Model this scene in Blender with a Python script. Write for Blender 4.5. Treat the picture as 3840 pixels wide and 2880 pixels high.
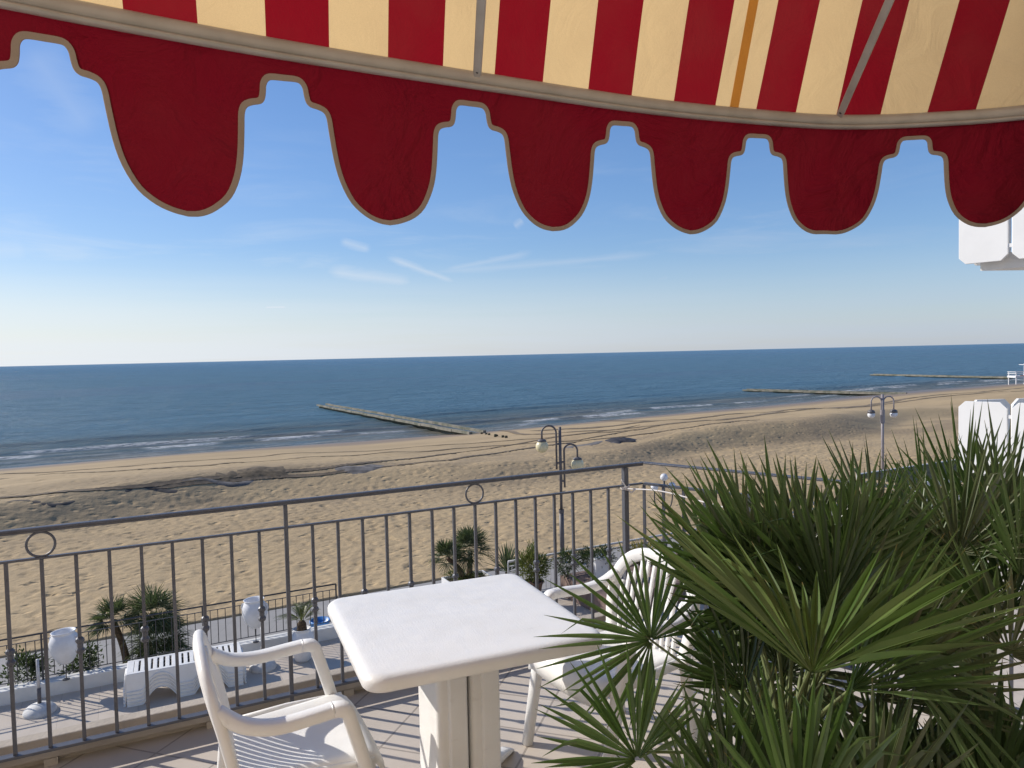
import bpy, math, random
import numpy as np
from mathutils import Vector, Matrix
random.seed(7); RNG = np.random.default_rng(11)
R = math.radians
for o in list(bpy.data.objects): bpy.data.objects.remove(o)
C = bpy.context.scene.collection
SC = bpy.context.scene

# ------------------------------------------------------------------ camera
F = 730.0; EYE = 1.65
TH = math.atan(29.3 / F); RO = math.atan(23.3 / 1024)
fw = Vector((0, math.cos(TH), -math.sin(TH))); up0 = Vector((0, math.sin(TH), math.cos(TH))); rt0 = Vector((1, 0, 0))
rt = rt0 * math.cos(RO) - up0 * math.sin(RO); up = up0 * math.cos(RO) + rt0 * math.sin(RO)
cam = bpy.data.objects.new('camera', bpy.data.cameras.new('camera')); C.objects.link(cam)
m = Matrix.Identity(4)
for i in range(3): m[i][0] = rt[i]; m[i][1] = up[i]; m[i][2] = -fw[i]
m[2][3] = EYE
cam.matrix_world = m
cam.data.sensor_width = 36; cam.data.lens = 36 * F / 1024; cam.data.clip_start = 0.05; cam.data.clip_end = 60000
SC.camera = cam
def P(px, py, z=None, y=None, d=None):
    v = fw + rt * ((px - 512) / F) + up * ((384 - py) / F)
    if z is not None: t = (z - EYE) / v.z
    elif y is not None: t = y / v.y
    else: t = d
    return Vector((0, 0, EYE)) + v * t

# ------------------------------------------------------------------ light
SUN_EL = R(31); SUN_DIR = Vector((-math.cos(R(20)) * math.cos(SUN_EL), math.sin(R(20)) * math.cos(SUN_EL), math.sin(SUN_EL)))
SKY_STRENGTH = 0.145
SUN_STRENGTH = 4.5
SC.view_settings.view_transform = 'Standard'; SC.view_settings.look = 'None'
SC.view_settings.exposure = 0.1; SC.view_settings.gamma = 1.0; SC.view_settings.use_curve_mapping = False
sun = bpy.data.objects.new('sun', bpy.data.lights.new('sun', 'SUN')); C.objects.link(sun)
sun.data.energy = SUN_STRENGTH; sun.data.angle = R(0.53); sun.data.color = (1.0, 0.945, 0.86)
sun.rotation_euler = SUN_DIR.to_track_quat('Z', 'Y').to_euler(); sun.location = (-30, 10, 25)

class NT:
    """small node-graph helper"""
    def __init__(s, tree): s.t = tree; s.n = tree.nodes; s.l = tree.links
    def new(s, typ, **kw):
        n = s.n.new(typ)
        for k, v in kw.items(): setattr(n, k, v)
        return n
    def put(s, sock, v):
        if v is None: return
        if isinstance(v, bpy.types.NodeSocket): s.l.new(v, sock)
        else: sock.default_value = v
    def math(s, op, a, b=None, c=None, clamp=False):
        n = s.new('ShaderNodeMath', operation=op); n.use_clamp = clamp
        s.put(n.inputs[0], a); s.put(n.inputs[1], b)
        if c is not None: s.put(n.inputs[2], c)
        return n.outputs[0]
    def vmath(s, op, a, b=None, sc=None):
        n = s.new('ShaderNodeVectorMath', operation=op); s.put(n.inputs[0], a)
        if b is not None: s.put(n.inputs[1], b)
        if sc is not None: s.put(n.inputs[3], sc)
        return n
    def mix(s, f, a, b, bt='MIX'):
        n = s.new('ShaderNodeMix', data_type='RGBA', blend_type=bt)
        s.put(n.inputs[0], f); s.put(n.inputs[6], a if isinstance(a, bpy.types.NodeSocket) else (*a, 1)); s.put(n.inputs[7], b if isinstance(b, bpy.types.NodeSocket) else (*b, 1))
        return n.outputs[2]
    def noise(s, vec, scale, detail=4, rough=.55, dist=0):
        n = s.new('ShaderNodeTexNoise'); s.put(n.inputs['Vector'], vec); n.inputs['Scale'].default_value = scale
        n.inputs['Detail'].default_value = detail; n.inputs['Roughness'].default_value = rough; n.inputs['Distortion'].default_value = dist
        return n.outputs[0]
    def mapping(s, vec, scale=(1, 1, 1), rot=(0, 0, 0), loc=(0, 0, 0)):
        n = s.new('ShaderNodeMapping'); s.put(n.inputs[0], vec); n.inputs['Scale'].default_value = scale
        n.inputs['Rotation'].default_value = rot; n.inputs['Location'].default_value = loc
        return n.outputs[0]
    def ramp(s, f, a, b, to0=0.0, to1=1.0, smooth=True):
        n = s.new('ShaderNodeMapRange'); n.interpolation_type = 'SMOOTHSTEP' if smooth else 'LINEAR'
        s.put(n.inputs[0], f); n.inputs[1].default_value = a; n.inputs[2].default_value = b
        n.inputs[3].default_value = to0; n.inputs[4].default_value = to1
        return n.outputs[0]

world = bpy.data.worlds.new('World'); SC.world = world; world.use_nodes = True
w = NT(world.node_tree); w.n.clear()
sky = w.new('ShaderNodeTexSky', sky_type='NISHITA'); sky.sun_disc = False
sky.sun_elevation = SUN_EL; sky.sun_rotation = math.atan2(SUN_DIR.x, SUN_DIR.y)
sky.air_density = 1.0; sky.dust_density = 0.35; sky.ozone_density = 3.5; sky.altitude = 0
tc = w.new('ShaderNodeTexCoord').outputs['Generated']
sep = w.new('ShaderNodeSeparateXYZ'); w.l.new(tc, sep.inputs[0])
dx, dy, dz = sep.outputs
az = w.math('ARCTAN2', dx, dy); el = w.math('ARCSINE', dz)
comb = w.new('ShaderNodeCombineXYZ'); w.l.new(az, comb.inputs[0]); w.l.new(el, comb.inputs[1]); AE = comb.outputs[0]
def azel(x, y):
    v = (P(x / 2.16, y / 2.16, d=1) - Vector((0, 0, EYE))).normalized(); return (math.atan2(v.x, v.y), math.asin(v.z), 0)
wob = w.math('POWER', w.noise(w.mapping(AE, (14, 60, 1)), 1.0, 6, .7), 1.3)
cloud = None
def add(x):
    global cloud
    cloud = x if cloud is None else w.math('MAXIMUM', cloud, x)
STREAKS = [((735, 520), (800, 540), .012, .30), ((835, 555), (990, 612), .011, .42), ((700, 585), (900, 612), .020, .42),
           ((900, 590), (1440, 545), .012, .24), ((950, 585), (1150, 545), .010, .26), ((1010, 632), (1120, 668), .012, .20),
           ((568, 664), (622, 663), .0045, .75), ((700, 690), (800, 655), .006, .16), ((0, 700), (490, 678), .022, .42), ((330, 712), (2300, 640), .011, .22),
           ((1110, 490), (1130, 475), .010, .26), ((1420, 605), (1445, 598), .012, .22), ((-100, 540), (70, 540), .03, .20), ((120, 655), (420, 640), .008, .22), ((60, 100), (200, 290), .05, .10)]
for p0, p1, wd, st in STREAKS:
    a = Vector(azel(*p0)); b = Vector(azel(*p1)); e = b - a; L2 = e.dot(e)
    rel = w.vmath('SUBTRACT', AE, tuple(a)).outputs[0]
    t = w.math('MULTIPLY', w.vmath('DOT_PRODUCT', rel, tuple(e)).outputs['Value'], 1 / L2)
    tcl = w.math('MINIMUM', w.math('MAXIMUM', t, 0.0), 1.0)
    near = w.vmath('SCALE', tuple(e), sc=tcl).outputs[0]
    dist = w.vmath('LENGTH', w.vmath('SUBTRACT', rel, near).outputs[0]).outputs['Value']
    wf = w.math('MULTIPLY', wob, wd * 1.7)
    mk = w.math('SUBTRACT', 1.0, w.math('DIVIDE', dist, wf), clamp=True)
    ends = w.math('MULTIPLY', w.ramp(t, -.05, .2), w.ramp(t, 1.05, .8))
    add(w.math('MULTIPLY', w.math('MULTIPLY', w.math('POWER', mk, 1.1), ends), st * 1.25))
cir = w.noise(w.mapping(AE, (2.2, 15, 1), (0, 0, R(-4))), 1.6, 8, .62, .6)
cir = w.math('MULTIPLY', w.ramp(cir, .46, .80), w.ramp(el, .34, .10))
add(w.math('MULTIPLY', cir, .34))
hz = w.math('MULTIPLY', w.ramp(el, .15, .0), w.ramp(az, .9, -.75, .62, .92))
hz = w.math('MULTIPLY', hz, w.ramp(w.noise(w.mapping(AE, (1.4, 26, 1)), 1.5, 5), .3, .6, .75, 1.0))
add(hz)
hs = w.new('ShaderNodeHueSaturation'); hs.inputs['Saturation'].default_value = 1.12; w.l.new(w.math('MULTIPLY', w.ramp(az, .5, -.9, .92, .74), w.ramp(el, .0, .35, .88, 1.0)), hs.inputs['Value'])
w.l.new(sky.outputs[0], hs.inputs['Color'])
ccol = w.mix(w.ramp(az, .8, -.7), (2.9, 3.55, 4.7), (5.2, 5.6, 6.0))
skc = w.mix(cloud, w.mix(1.0, hs.outputs[0], (.97, .955, 1.05), 'MULTIPLY'), ccol)
bg = w.new('ShaderNodeBackground'); w.l.new(skc, bg.inputs[0]); bg.inputs[1].default_value = SKY_STRENGTH
w.l.new(bg.outputs[0], w.new('ShaderNodeOutputWorld').inputs[0])

# ------------------------------------------------------------------ materials
def newmat(name):
    mt = bpy.data.materials.new(name); mt.use_nodes = True; g = NT(mt.node_tree); g.n.clear()
    b = g.new('ShaderNodeBsdfPrincipled'); o = g.new('ShaderNodeOutputMaterial'); g.l.new(b.outputs[0], o.inputs[0])
    return mt, g, b, o
def simple(name, col, rough=.5, var=.12, nscale=6, bump=.0, bscale=60, metal=0, col2=None, spec=.5, sss=0):
    mt, g, b, o = newmat(name)
    tcn = g.new('ShaderNodeTexCoord').outputs['Object']
    n = g.noise(tcn, nscale, 5)
    c2 = col2 or tuple(c * (1 - var * 2) for c in col)
    g.l.new(g.mix(g.ramp(n, .35, .7), col, c2), b.inputs['Base Color'])
    b.inputs['Roughness'].default_value = rough; b.inputs['Metallic'].default_value = metal; b.inputs['Specular IOR Level'].default_value = spec
    if bump:
        bn = g.new('ShaderNodeBump'); bn.inputs['Strength'].default_value = bump; bn.inputs['Distance'].default_value = .01
        g.l.new(g.noise(tcn, bscale, 4), bn.inputs['Height']); g.l.new(bn.outputs[0], b.inputs['Normal'])
    return mt
M = {}
M['rail'] = simple('grey_painted_iron', (.105, .110, .130), .42, .10, 12, .15, 120, metal=.2)
M['rail_white'] = simple('pale_painted_iron', (.55, .55, .56), .5, .1, 20)
M['rail_dark'] = simple('dark_painted_iron', (.05, .05, .055), .5, .1, 20)
M['lamp_metal'] = simple('lamp_post_paint', (.12, .11, .115), .5, .1, 10)
M['lamp_metal_pale'] = simple('pale_lamp_post_paint', (.30, .27, .28), .5, .1, 10)
M['globe_cream'] = simple('cream_globe', (.74, .66, .42), .35, .06, 8)
M['globe_white'] = simple('white_globe', (.72, .72, .74), .3, .05, 8)
M['white_wall'] = simple('white_plaster', (.74, .73, .70), .8, .06, 3, .2, 40)
M['panel'] = simple('white_balcony_panel', (.82, .82, .81), .6, .02, 3)
M['beige_wall'] = simple('beige_plaster', (.46, .40, .33), .85, .1, 4, .3, 60)
M['drain'] = simple('dark_drain_gap', (.03, .028, .025), .9)
M['pot_white'] = simple('white_glazed_pot', (.76, .76, .77), .45, .06, 5, .1, 30)
M['terracotta'] = simple('brown_pot', (.10, .055, .04), .7)
M['soil'] = simple('soil', (.05, .035, .025), .95, .2, 20, .6, 60)
M['stone_base'] = simple('pale_concrete_base', (.66, .65, .63), .7, .1, 8, .2, 40)
M['deck'] = simple('worn_red_brown_deck', (.22, .15, .125), .8, .2, 5, .3, 30)
M['rope'] = simple('white_cord', (.72, .68, .66), .8)
M['blue'] = simple('blue_plastic', (.05, .22, .55), .4)
M['screw'] = simple('steel_screw', (.10, .10, .10), .4, metal=.8)
M['tarp'] = simple('grey_black_tarp', (.045, .042, .05), .75, .3, 3, .5, 8)
M['tarp_mid'] = simple('sandy_dark_tarp', (.10, .085, .075), .85, .3, 2, .5, 8)
M['tarp_pale'] = simple('dusty_grey_tarp', (.20, .18, .165), .9, .3, 2, .5, 8)
M['weed'] = simple('dried_seaweed', (.17, .125, .075), .95, .3, 4, .8, 10)
M['trunk'] = simple('fibrous_palm_trunk', (.11, .075, .045), .95, .3, 30, .8, 60)
M['stem'] = simple('green_brown_stem', (.16, .19, .07), .6, .2, 20)
M['twig'] = simple('twig', (.10, .07, .045), .9)
M['timber'] = simple('weathered_grey_timber', (.25, .225, .18), .9, .25, .8, .5, 6, col2=(.10, .11, .075))
M['timber_wet'] = simple('algae_timber', (.085, .085, .055), .9, .25, 2)
M['flower'] = simple('red_petals', (.45, .03, .03), .6)
M['roof'] = simple('dark_green_canopy', (.045, .052, .040), .95, .2, 2, spec=.05)
M['tower'] = simple('white_tower_paint', (.8, .8, .8), .6)
M['facade'] = simple('hotel_plaster', (.70, .60, .46), .85, .06, 2, .2, 40)
M['glass'] = simple('window_glass', (.03, .04, .05), .08)

def plastic():
    mt, g, b, o = newmat('white_garden_plastic')
    tcn = g.new('ShaderNodeTexCoord').outputs['Object']
    pc_ = g.mix(g.ramp(g.noise(tcn, 7, 5), .35, .75), (.82, .805, .775), (.78, .76, .72))
    pc_ = g.mix(g.math('MULTIPLY', g.ramp(g.noise(g.mapping(tcn, (3, 14, 9)), 2.0, 7, .7), .58, .78), .30), pc_, (.55, .51, .45))
    g.l.new(pc_, b.inputs['Base Color'])
    g.l.new(g.ramp(g.noise(tcn, 25, 5), .3, .7, .32, .55), b.inputs['Roughness'])
    bn = g.new('ShaderNodeBump'); bn.inputs['Strength'].default_value = .22; bn.inputs['Distance'].default_value = .004
    g.l.new(g.math('ADD', g.noise(tcn, 160, 3), g.math('MULTIPLY', g.noise(g.mapping(tcn, (110, 2.5, 110)), 1.0, 3), .35)), bn.inputs['Height']); g.l.new(bn.outputs[0], b.inputs['Normal'])
    return mt
M['plastic'] = plastic()

def sheetmetal():
    mt, g, b, o = newmat('cream_powder_coated_aluminium')
    tcn = g.new('ShaderNodeTexCoord').outputs['Object']
    g.l.new(g.mix(g.ramp(g.noise(tcn, 12, 5), .35, .8), (.42, .405, .38), (.34, .325, .30)), b.inputs['Base Color'])
    b.inputs['Roughness'].default_value = .38; b.inputs['Metallic'].default_value = .1
    return mt
M['bar'] = sheetmetal()

def cloth(name, kind):
    """woven awning cloth that lets light through; stripes follow the 'u' attribute"""
    mt, g, b, o = newmat(name)
    at = g.new('ShaderNodeAttribute'); at.attribute_name = 'u'
    tcn = g.new('ShaderNodeTexCoord').outputs['Object']
    red, cream = (.235, .003, .012), (.76, .55, .28)
    if kind == 'stripe':
        f = g.math('FRACT', g.math('DIVIDE', g.math('SUBTRACT', at.outputs['Fac'], .29 - .28 * 10), .28))
        k = g.math('GREATER_THAN', f, .5)
        col = g.mix(k, red, cream)
    elif kind == 'red': col = g.mix(.0, (.165, .003, .012), red)
    elif kind == 'seam': col = g.mix(.0, (.74, .38, .09), red)
    else: col = g.mix(.0, (.46, .39, .32), red)
    n = g.noise(tcn, 5, 5)
    col = g.mix(g.ramp(n, .3, .8, 0, .05 if kind == 'red' else .12), col, (.22, .08, .05))
    wv = g.noise(g.mapping(tcn, (1, 1, 1)), 700, 2)
    col = g.mix(g.math('MULTIPLY', g.ramp(wv, .3, .7), .12), col, (.05, .005, .01) if kind == 'red' else (.12, .05, .03))
    g.l.new(col, b.inputs['Base Color']); b.inputs['Roughness'].default_value = .85; b.inputs['Specular IOR Level'].default_value = .15
    tr = g.new('ShaderNodeBsdfTranslucent'); g.l.new(col, tr.inputs[0])
    mx = g.new('ShaderNodeMixShader'); mx.inputs[0].default_value = {'stripe': .50, 'red': .22, 'seam': .45, 'trim': .25}[kind]
    bn = g.new('ShaderNodeBump'); bn.inputs['Strength'].default_value = .7 if kind == 'red' else .3; bn.inputs['Distance'].default_value = .06 if kind == 'red' else .02
    g.l.new(g.noise(tcn, 6, 5, .55, 1.2), bn.inputs['Height']); g.l.new(bn.outputs[0], b.inputs['Normal']); g.l.new(bn.outputs[0], tr.inputs['Normal'])
    g.l.new(b.outputs[0], mx.inputs[1]); g.l.new(tr.outputs[0], mx.inputs[2]); g.l.new(mx.outputs[0], o.inputs[0])
    return mt
for k in ('stripe', 'red', 'seam', 'trim'): M['cloth_' + k] = cloth('awning_cloth_' + k, k)

def leafmat(name, c1, c2, c3=None, rough=.38, trans=.25, tip=False):
    mt, g, b, o = newmat(name)
    at = g.new('ShaderNodeAttribute'); at.attribute_name = 'u'      # 0..1 random per leaflet
    av = g.new('ShaderNodeAttribute'); av.attribute_name = 'v'      # 0 at the base, 1 at the tip
    tcn = g.new('ShaderNodeTexCoord').outputs['Object']
    col = g.mix(at.outputs['Fac'], c1, c2)
    col = g.mix(g.ramp(g.noise(tcn, 9, 4), .4, .75, 0, .55), col, c3 or tuple(x * .6 for x in c1))
    if tip:
        dry = g.math('MULTIPLY', g.ramp(av.outputs['Fac'], .93, 1.0), g.ramp(g.noise(tcn, 14, 3), .45, .6))
        col = g.mix(dry, col, (.30, .19, .07))
    g.l.new(col, b.inputs['Base Color']); b.inputs['Roughness'].default_value = rough; b.inputs['Specular IOR Level'].default_value = .55
    tr = g.new('ShaderNodeBsdfTranslucent'); g.l.new(g.mix(.5, col, (.10, .16, .02)), tr.inputs[0])
    mx = g.new('ShaderNodeMixShader'); mx.inputs[0].default_value = trans
    g.l.new(b.outputs[0], mx.inputs[1]); g.l.new(tr.outputs[0], mx.inputs[2]); g.l.new(mx.outputs[0], o.inputs[0])
    return mt
M['leaf'] = leafmat('fan_palm_leaf', (.075, .140, .036), (.145, .210, .085), (.052, .100, .034), tip=True, trans=.3)
M['leaf_bright'] = leafmat('fan_palm_leaf_bright', (.080, .145, .030), (.150, .215, .065), (.050, .100, .028), tip=True, trans=.3)
M['leaf_deep'] = leafmat('fan_palm_leaf_deep', (.035, .065, .022), (.060, .095, .035), (.025, .045, .02), tip=True, trans=.2, rough=.3)
M['leaf_pale'] = leafmat('fan_palm_leaf_pale', (.105, .135, .065), (.185, .205, .125), (.07, .10, .05), tip=True, trans=.3, rough=.32)
M['leaf_far'] = leafmat('small_palm_leaf', (.075, .105, .045), (.17, .19, .10), (.04, .06, .028), rough=.5)
M['leaf_olive'] = leafmat('oleander_leaf', (.10, .13, .03), (.22, .22, .055), (.06, .08, .025), rough=.5)
M['leaf_dark'] = leafmat('dark_shrub_leaf', (.030, .050, .018), (.07, .10, .035), (.02, .03, .012), rough=.4)
M['leaf_yellow'] = leafmat('yellow_green_leaf', (.22, .19, .035), (.34, .27, .06), (.12, .12, .03), rough=.5)

def tiles(name, c1, c2, grout, scale, rot, rough=.55, row=(.5, .25), off=.0):
    mt, g, b, o = newmat(name)
    tcn = g.new('ShaderNodeTexCoord').outputs['Object']
    v = g.mapping(tcn, (1, 1, 1), (0, 0, rot))
    br = g.new('ShaderNodeTexBrick'); g.l.new(v, br.inputs['Vector']); br.inputs['Scale'].default_value = 1.0
    br.offset = off; br.inputs['Brick Width'].default_value = scale; br.inputs['Row Height'].default_value = scale
    br.inputs['Mortar Size'].default_value = .005; br.inputs['Mortar Smooth'].default_value = .15; br.inputs['Bias'].default_value = 0
    br.inputs['Color1'].default_value = (*c1, 1); br.inputs['Color2'].default_value = (*c2, 1); br.inputs['Mortar'].default_value = (*grout, 1)
    n = g.noise(tcn, 3.5, 6, .6)
    col = g.mix(g.ramp(n, .35, .75, 0, .22), br.outputs['Color'], tuple(x * .55 for x in c1))
    g.l.new(col, b.inputs['Base Color']); b.inputs['Roughness'].default_value = rough
    bn = g.new('ShaderNodeBump'); bn.inputs['Strength'].default_value = .4; bn.inputs['Distance'].default_value = .003; bn.invert = True
    g.l.new(br.outputs['Fac'], bn.inputs['Height']); g.l.new(bn.outputs[0], b.inputs['Normal'])
    return mt
M['tile'] = tiles('beige_terrace_tile', (.60, .525, .44), (.56, .485, .405), (.34, .29, .24), .30, R(18))
M['tile_low'] = tiles('lower_terrace_tile', (.57, .49, .405), (.53, .455, .375), (.40, .34, .28), .60, R(-28))
M['prom'] = tiles('grey_promenade_slab', (.34, .32, .30), (.31, .295, .28), (.24, .23, .22), 1.2, 0, .8)

def sandmat():
    mt, g, b, o = newmat('beach_sand')
    tcn = g.new('ShaderNodeTexCoord').outputs['Object']
    sp = g.new('ShaderNodeSeparateXYZ'); g.l.new(tcn, sp.inputs[0]); nn = sp.outputs[1]; ss = sp.outputs[0]
    big = g.noise(g.mapping(tcn, (.03, .12, .1)), 1.0, 6, .6)
    mid = g.noise(g.mapping(tcn, (.35, .9, .5)), 1.0, 6, .6)
    fine = g.noise(tcn, 9, 6, .65)
    dry = g.mix(g.ramp(big, .35, .7), (.465, .345, .198), (.395, .290, .165))
    dry = g.mix(g.ramp(mid, .42, .75, 0, .5), dry, (.33, .245, .150))
    dry = g.mix(g.ramp(fine, .5, .75, 0, .35), dry, (.24, .175, .11))
    # patchy darker belt: shade of the berm's near slope put into the colour
    berm_shade = g.math('MULTIPLY', g.ramp(g.noise(g.mapping(tcn, (.10, .35, .2)), 1.0, 6, .65), 0.40, .56), g.math('MULTIPLY', g.ramp(nn, 29, 33), g.ramp(nn, 42.5, 38.5)))
    dry = g.mix(g.math('MULTIPLY', g.math('MULTIPLY', berm_shade, g.ramp(ss, -14, 6, .2, 1.0)), .42), dry, (.20, .155, .11))
    wob2 = g.math('MULTIPLY', g.math('SUBTRACT', g.noise(g.mapping(tcn, (.04, .02, .1)), 1.0, 4), .5), 9.0)
    q = g.math('ADD', g.math('SUBTRACT', nn, g.math('MULTIPLY', ss, .055)), wob2)
    wet = g.ramp(q, 58.5, 64)
    col = g.mix(wet, dry, (.26, .20, .150))
    wet2 = g.ramp(q, 66.5, 70)
    col = g.mix(wet2, col, (.19, .155, .125))
    g.l.new(col, b.inputs['Base Color'])
    g.l.new(g.ramp(q, 64, 70, .95, .45), b.inputs['Roughness'])
    h1 = g.noise(g.mapping(tcn, (1, 1.2, 1)), 3.6, 6, .60)
    vo = g.new('ShaderNodeTexVoronoi'); g.l.new(tcn, vo.inputs['Vector']); vo.inputs['Scale'].default_value = 3.4
    vo2 = g.new('ShaderNodeTexVoronoi'); g.l.new(g.mapping(g.vmath('ADD', tcn, g.vmath('SCALE', g.new('ShaderNodeTexNoise').outputs[1], sc=.0).outputs[0]).outputs[0], (1.7, 2.9, 1), (0, 0, R(20))), vo2.inputs['Vector']); vo2.inputs['Scale'].default_value = 1.0
    crat = g.math('MULTIPLY', g.ramp(vo2.outputs['Distance'], .08, .34, 1, 0), g.ramp(g.noise(tcn, 1.1, 4, .6), .38, .58))
    h = g.math('SUBTRACT', g.math('ADD', g.math('MULTIPLY', h1, .55), g.math('MULTIPLY', vo.outputs['Distance'], .18)), g.math('MULTIPLY', crat, .60))
    bn = g.new('ShaderNodeBump'); bn.inputs['Distance'].default_value = .13
    g.l.new(g.math('MULTIPLY', g.ramp(nn, 33, 45, .62, .05), g.ramp(q, 60, 66, 1.0, .25)), bn.inputs['Strength'])
    g.l.new(h, bn.inputs['Height']); g.l.new(bn.outputs[0], b.inputs['Normal'])
    b.inputs['Specular IOR Level'].default_value = .25
    return mt
M['sand'] = sandmat()
M['track'] = simple('damp_churned_sand', (.17, .125, .080), .95, .25, 2.0, .8, 6, col2=(.235, .175, .11))
M['track_dark'] = simple('dark_churned_sand', (.105, .078, .052), .95, .3, 3.0, .8, 6, col2=(.18, .135, .09))

def seamat():
    mt, g, b, o = newmat('sea_water')
    tcn = g.new('ShaderNodeTexCoord').outputs['Object']
    sp = g.new('ShaderNodeSeparateXYZ'); g.l.new(tcn, sp.inputs[0]); ss, nn = sp.outputs[0], sp.outputs[1]
    at = g.new('ShaderNodeAttribute'); at.attribute_name = 'foam'
    shal = g.ramp(g.math('SUBTRACT', nn, g.math('MULTIPLY', ss, .055)), 71, 108)
    turb = g.noise(g.mapping(tcn, (.05, .22, .1)), 1.0, 6, .6)
    deep = g.mix(g.ramp(nn, 100, 1500), (.10, .205, .285), (.085, .195, .295))
    col = g.mix(shal, g.mix(g.ramp(turb, .35, .65), (.150, .135, .100), (.085, .105, .095)), deep)
    # wind slicks: long pale streaks
    sl = g.noise(g.mapping(tcn, (.0012, .0075, .01), (0, 0, R(7))), 1.0, 6, .6, .4)
    rip = g.noise(g.mapping(tcn, (.10, .42, 1), (0, 0, R(6))), 1.0, 6, .68, .3)
    col = g.mix(g.math('MULTIPLY', g.ramp(rip, .46, .64), .45), col, (.035, .105, .160))  # dark ripple streaks painted into the colour, standing in for wave shading
    slick = g.math('MULTIPLY', g.ramp(sl, .52, .64), g.ramp(nn, 110, 190))
    col = g.mix(g.math('MULTIPLY', slick, .6), col, (.085, .15, .24))
    foamn = g.ramp(g.noise(g.mapping(tcn, (1.1, 2.6, 1)), 1.0, 6, .7), .36, .60)
    fm = g.math('MULTIPLY', g.math('MULTIPLY', at.outputs['Fac'], foamn), .75, clamp=True)
    col = g.mix(fm, col, (.78, .78, .78))
    g.l.new(col, b.inputs['Base Color'])
    g.l.new(g.math('ADD', g.math('ADD', g.ramp(nn, 80, 900, .12, .40), g.math('MULTIPLY', fm, .6)), g.math('MULTIPLY', slick, -.05)), b.inputs['Roughness'])
    b.inputs['Specular IOR Level'].default_value = 0.0
    r1 = g.noise(g.mapping(tcn, (.30, .95, 1), (0, 0, R(8))), 1.0, 7, .66, .3)
    r2 = g.noise(g.mapping(tcn, (.05, .16, 1), (0, 0, R(4))), 1.0, 7, .70, .3)
    h = g.math('ADD', g.math('MULTIPLY', r1, 1.1), g.math('MULTIPLY', r2, 3.2))
    bn = g.new('ShaderNodeBump'); g.l.new(g.ramp(nn, 72, 95, .35, 1.0), bn.inputs['Strength']); bn.inputs['Distance'].default_value = 1.0
    g.l.new(h, bn.inputs['Height']); g.l.new(bn.outputs[0], b.inputs['Normal'])
    gl = g.new('ShaderNodeBsdfGlossy'); gl.inputs['Roughness'].default_value = .22; g.l.new(bn.outputs[0], gl.inputs['Normal'])
    fr = g.new('ShaderNodeFresnel'); fr.inputs[0].default_value = 1.33; g.l.new(bn.outputs[0], fr.inputs['Normal'])
    fac = g.math('MULTIPLY', g.math('MINIMUM', g.math('MULTIPLY', fr.outputs[0], .8), g.math('ADD', .36, g.math('MULTIPLY', slick, .24))), g.math('SUBTRACT', 1.0, fm))
    mx = g.new('ShaderNodeMixShader'); g.l.new(fac, mx.inputs[0]); g.l.new(b.outputs[0], mx.inputs[1]); g.l.new(gl.outputs[0], mx.inputs[2]); g.l.new(mx.outputs[0], o.inputs[0])
    return mt
M['sea'] = seamat()

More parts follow.
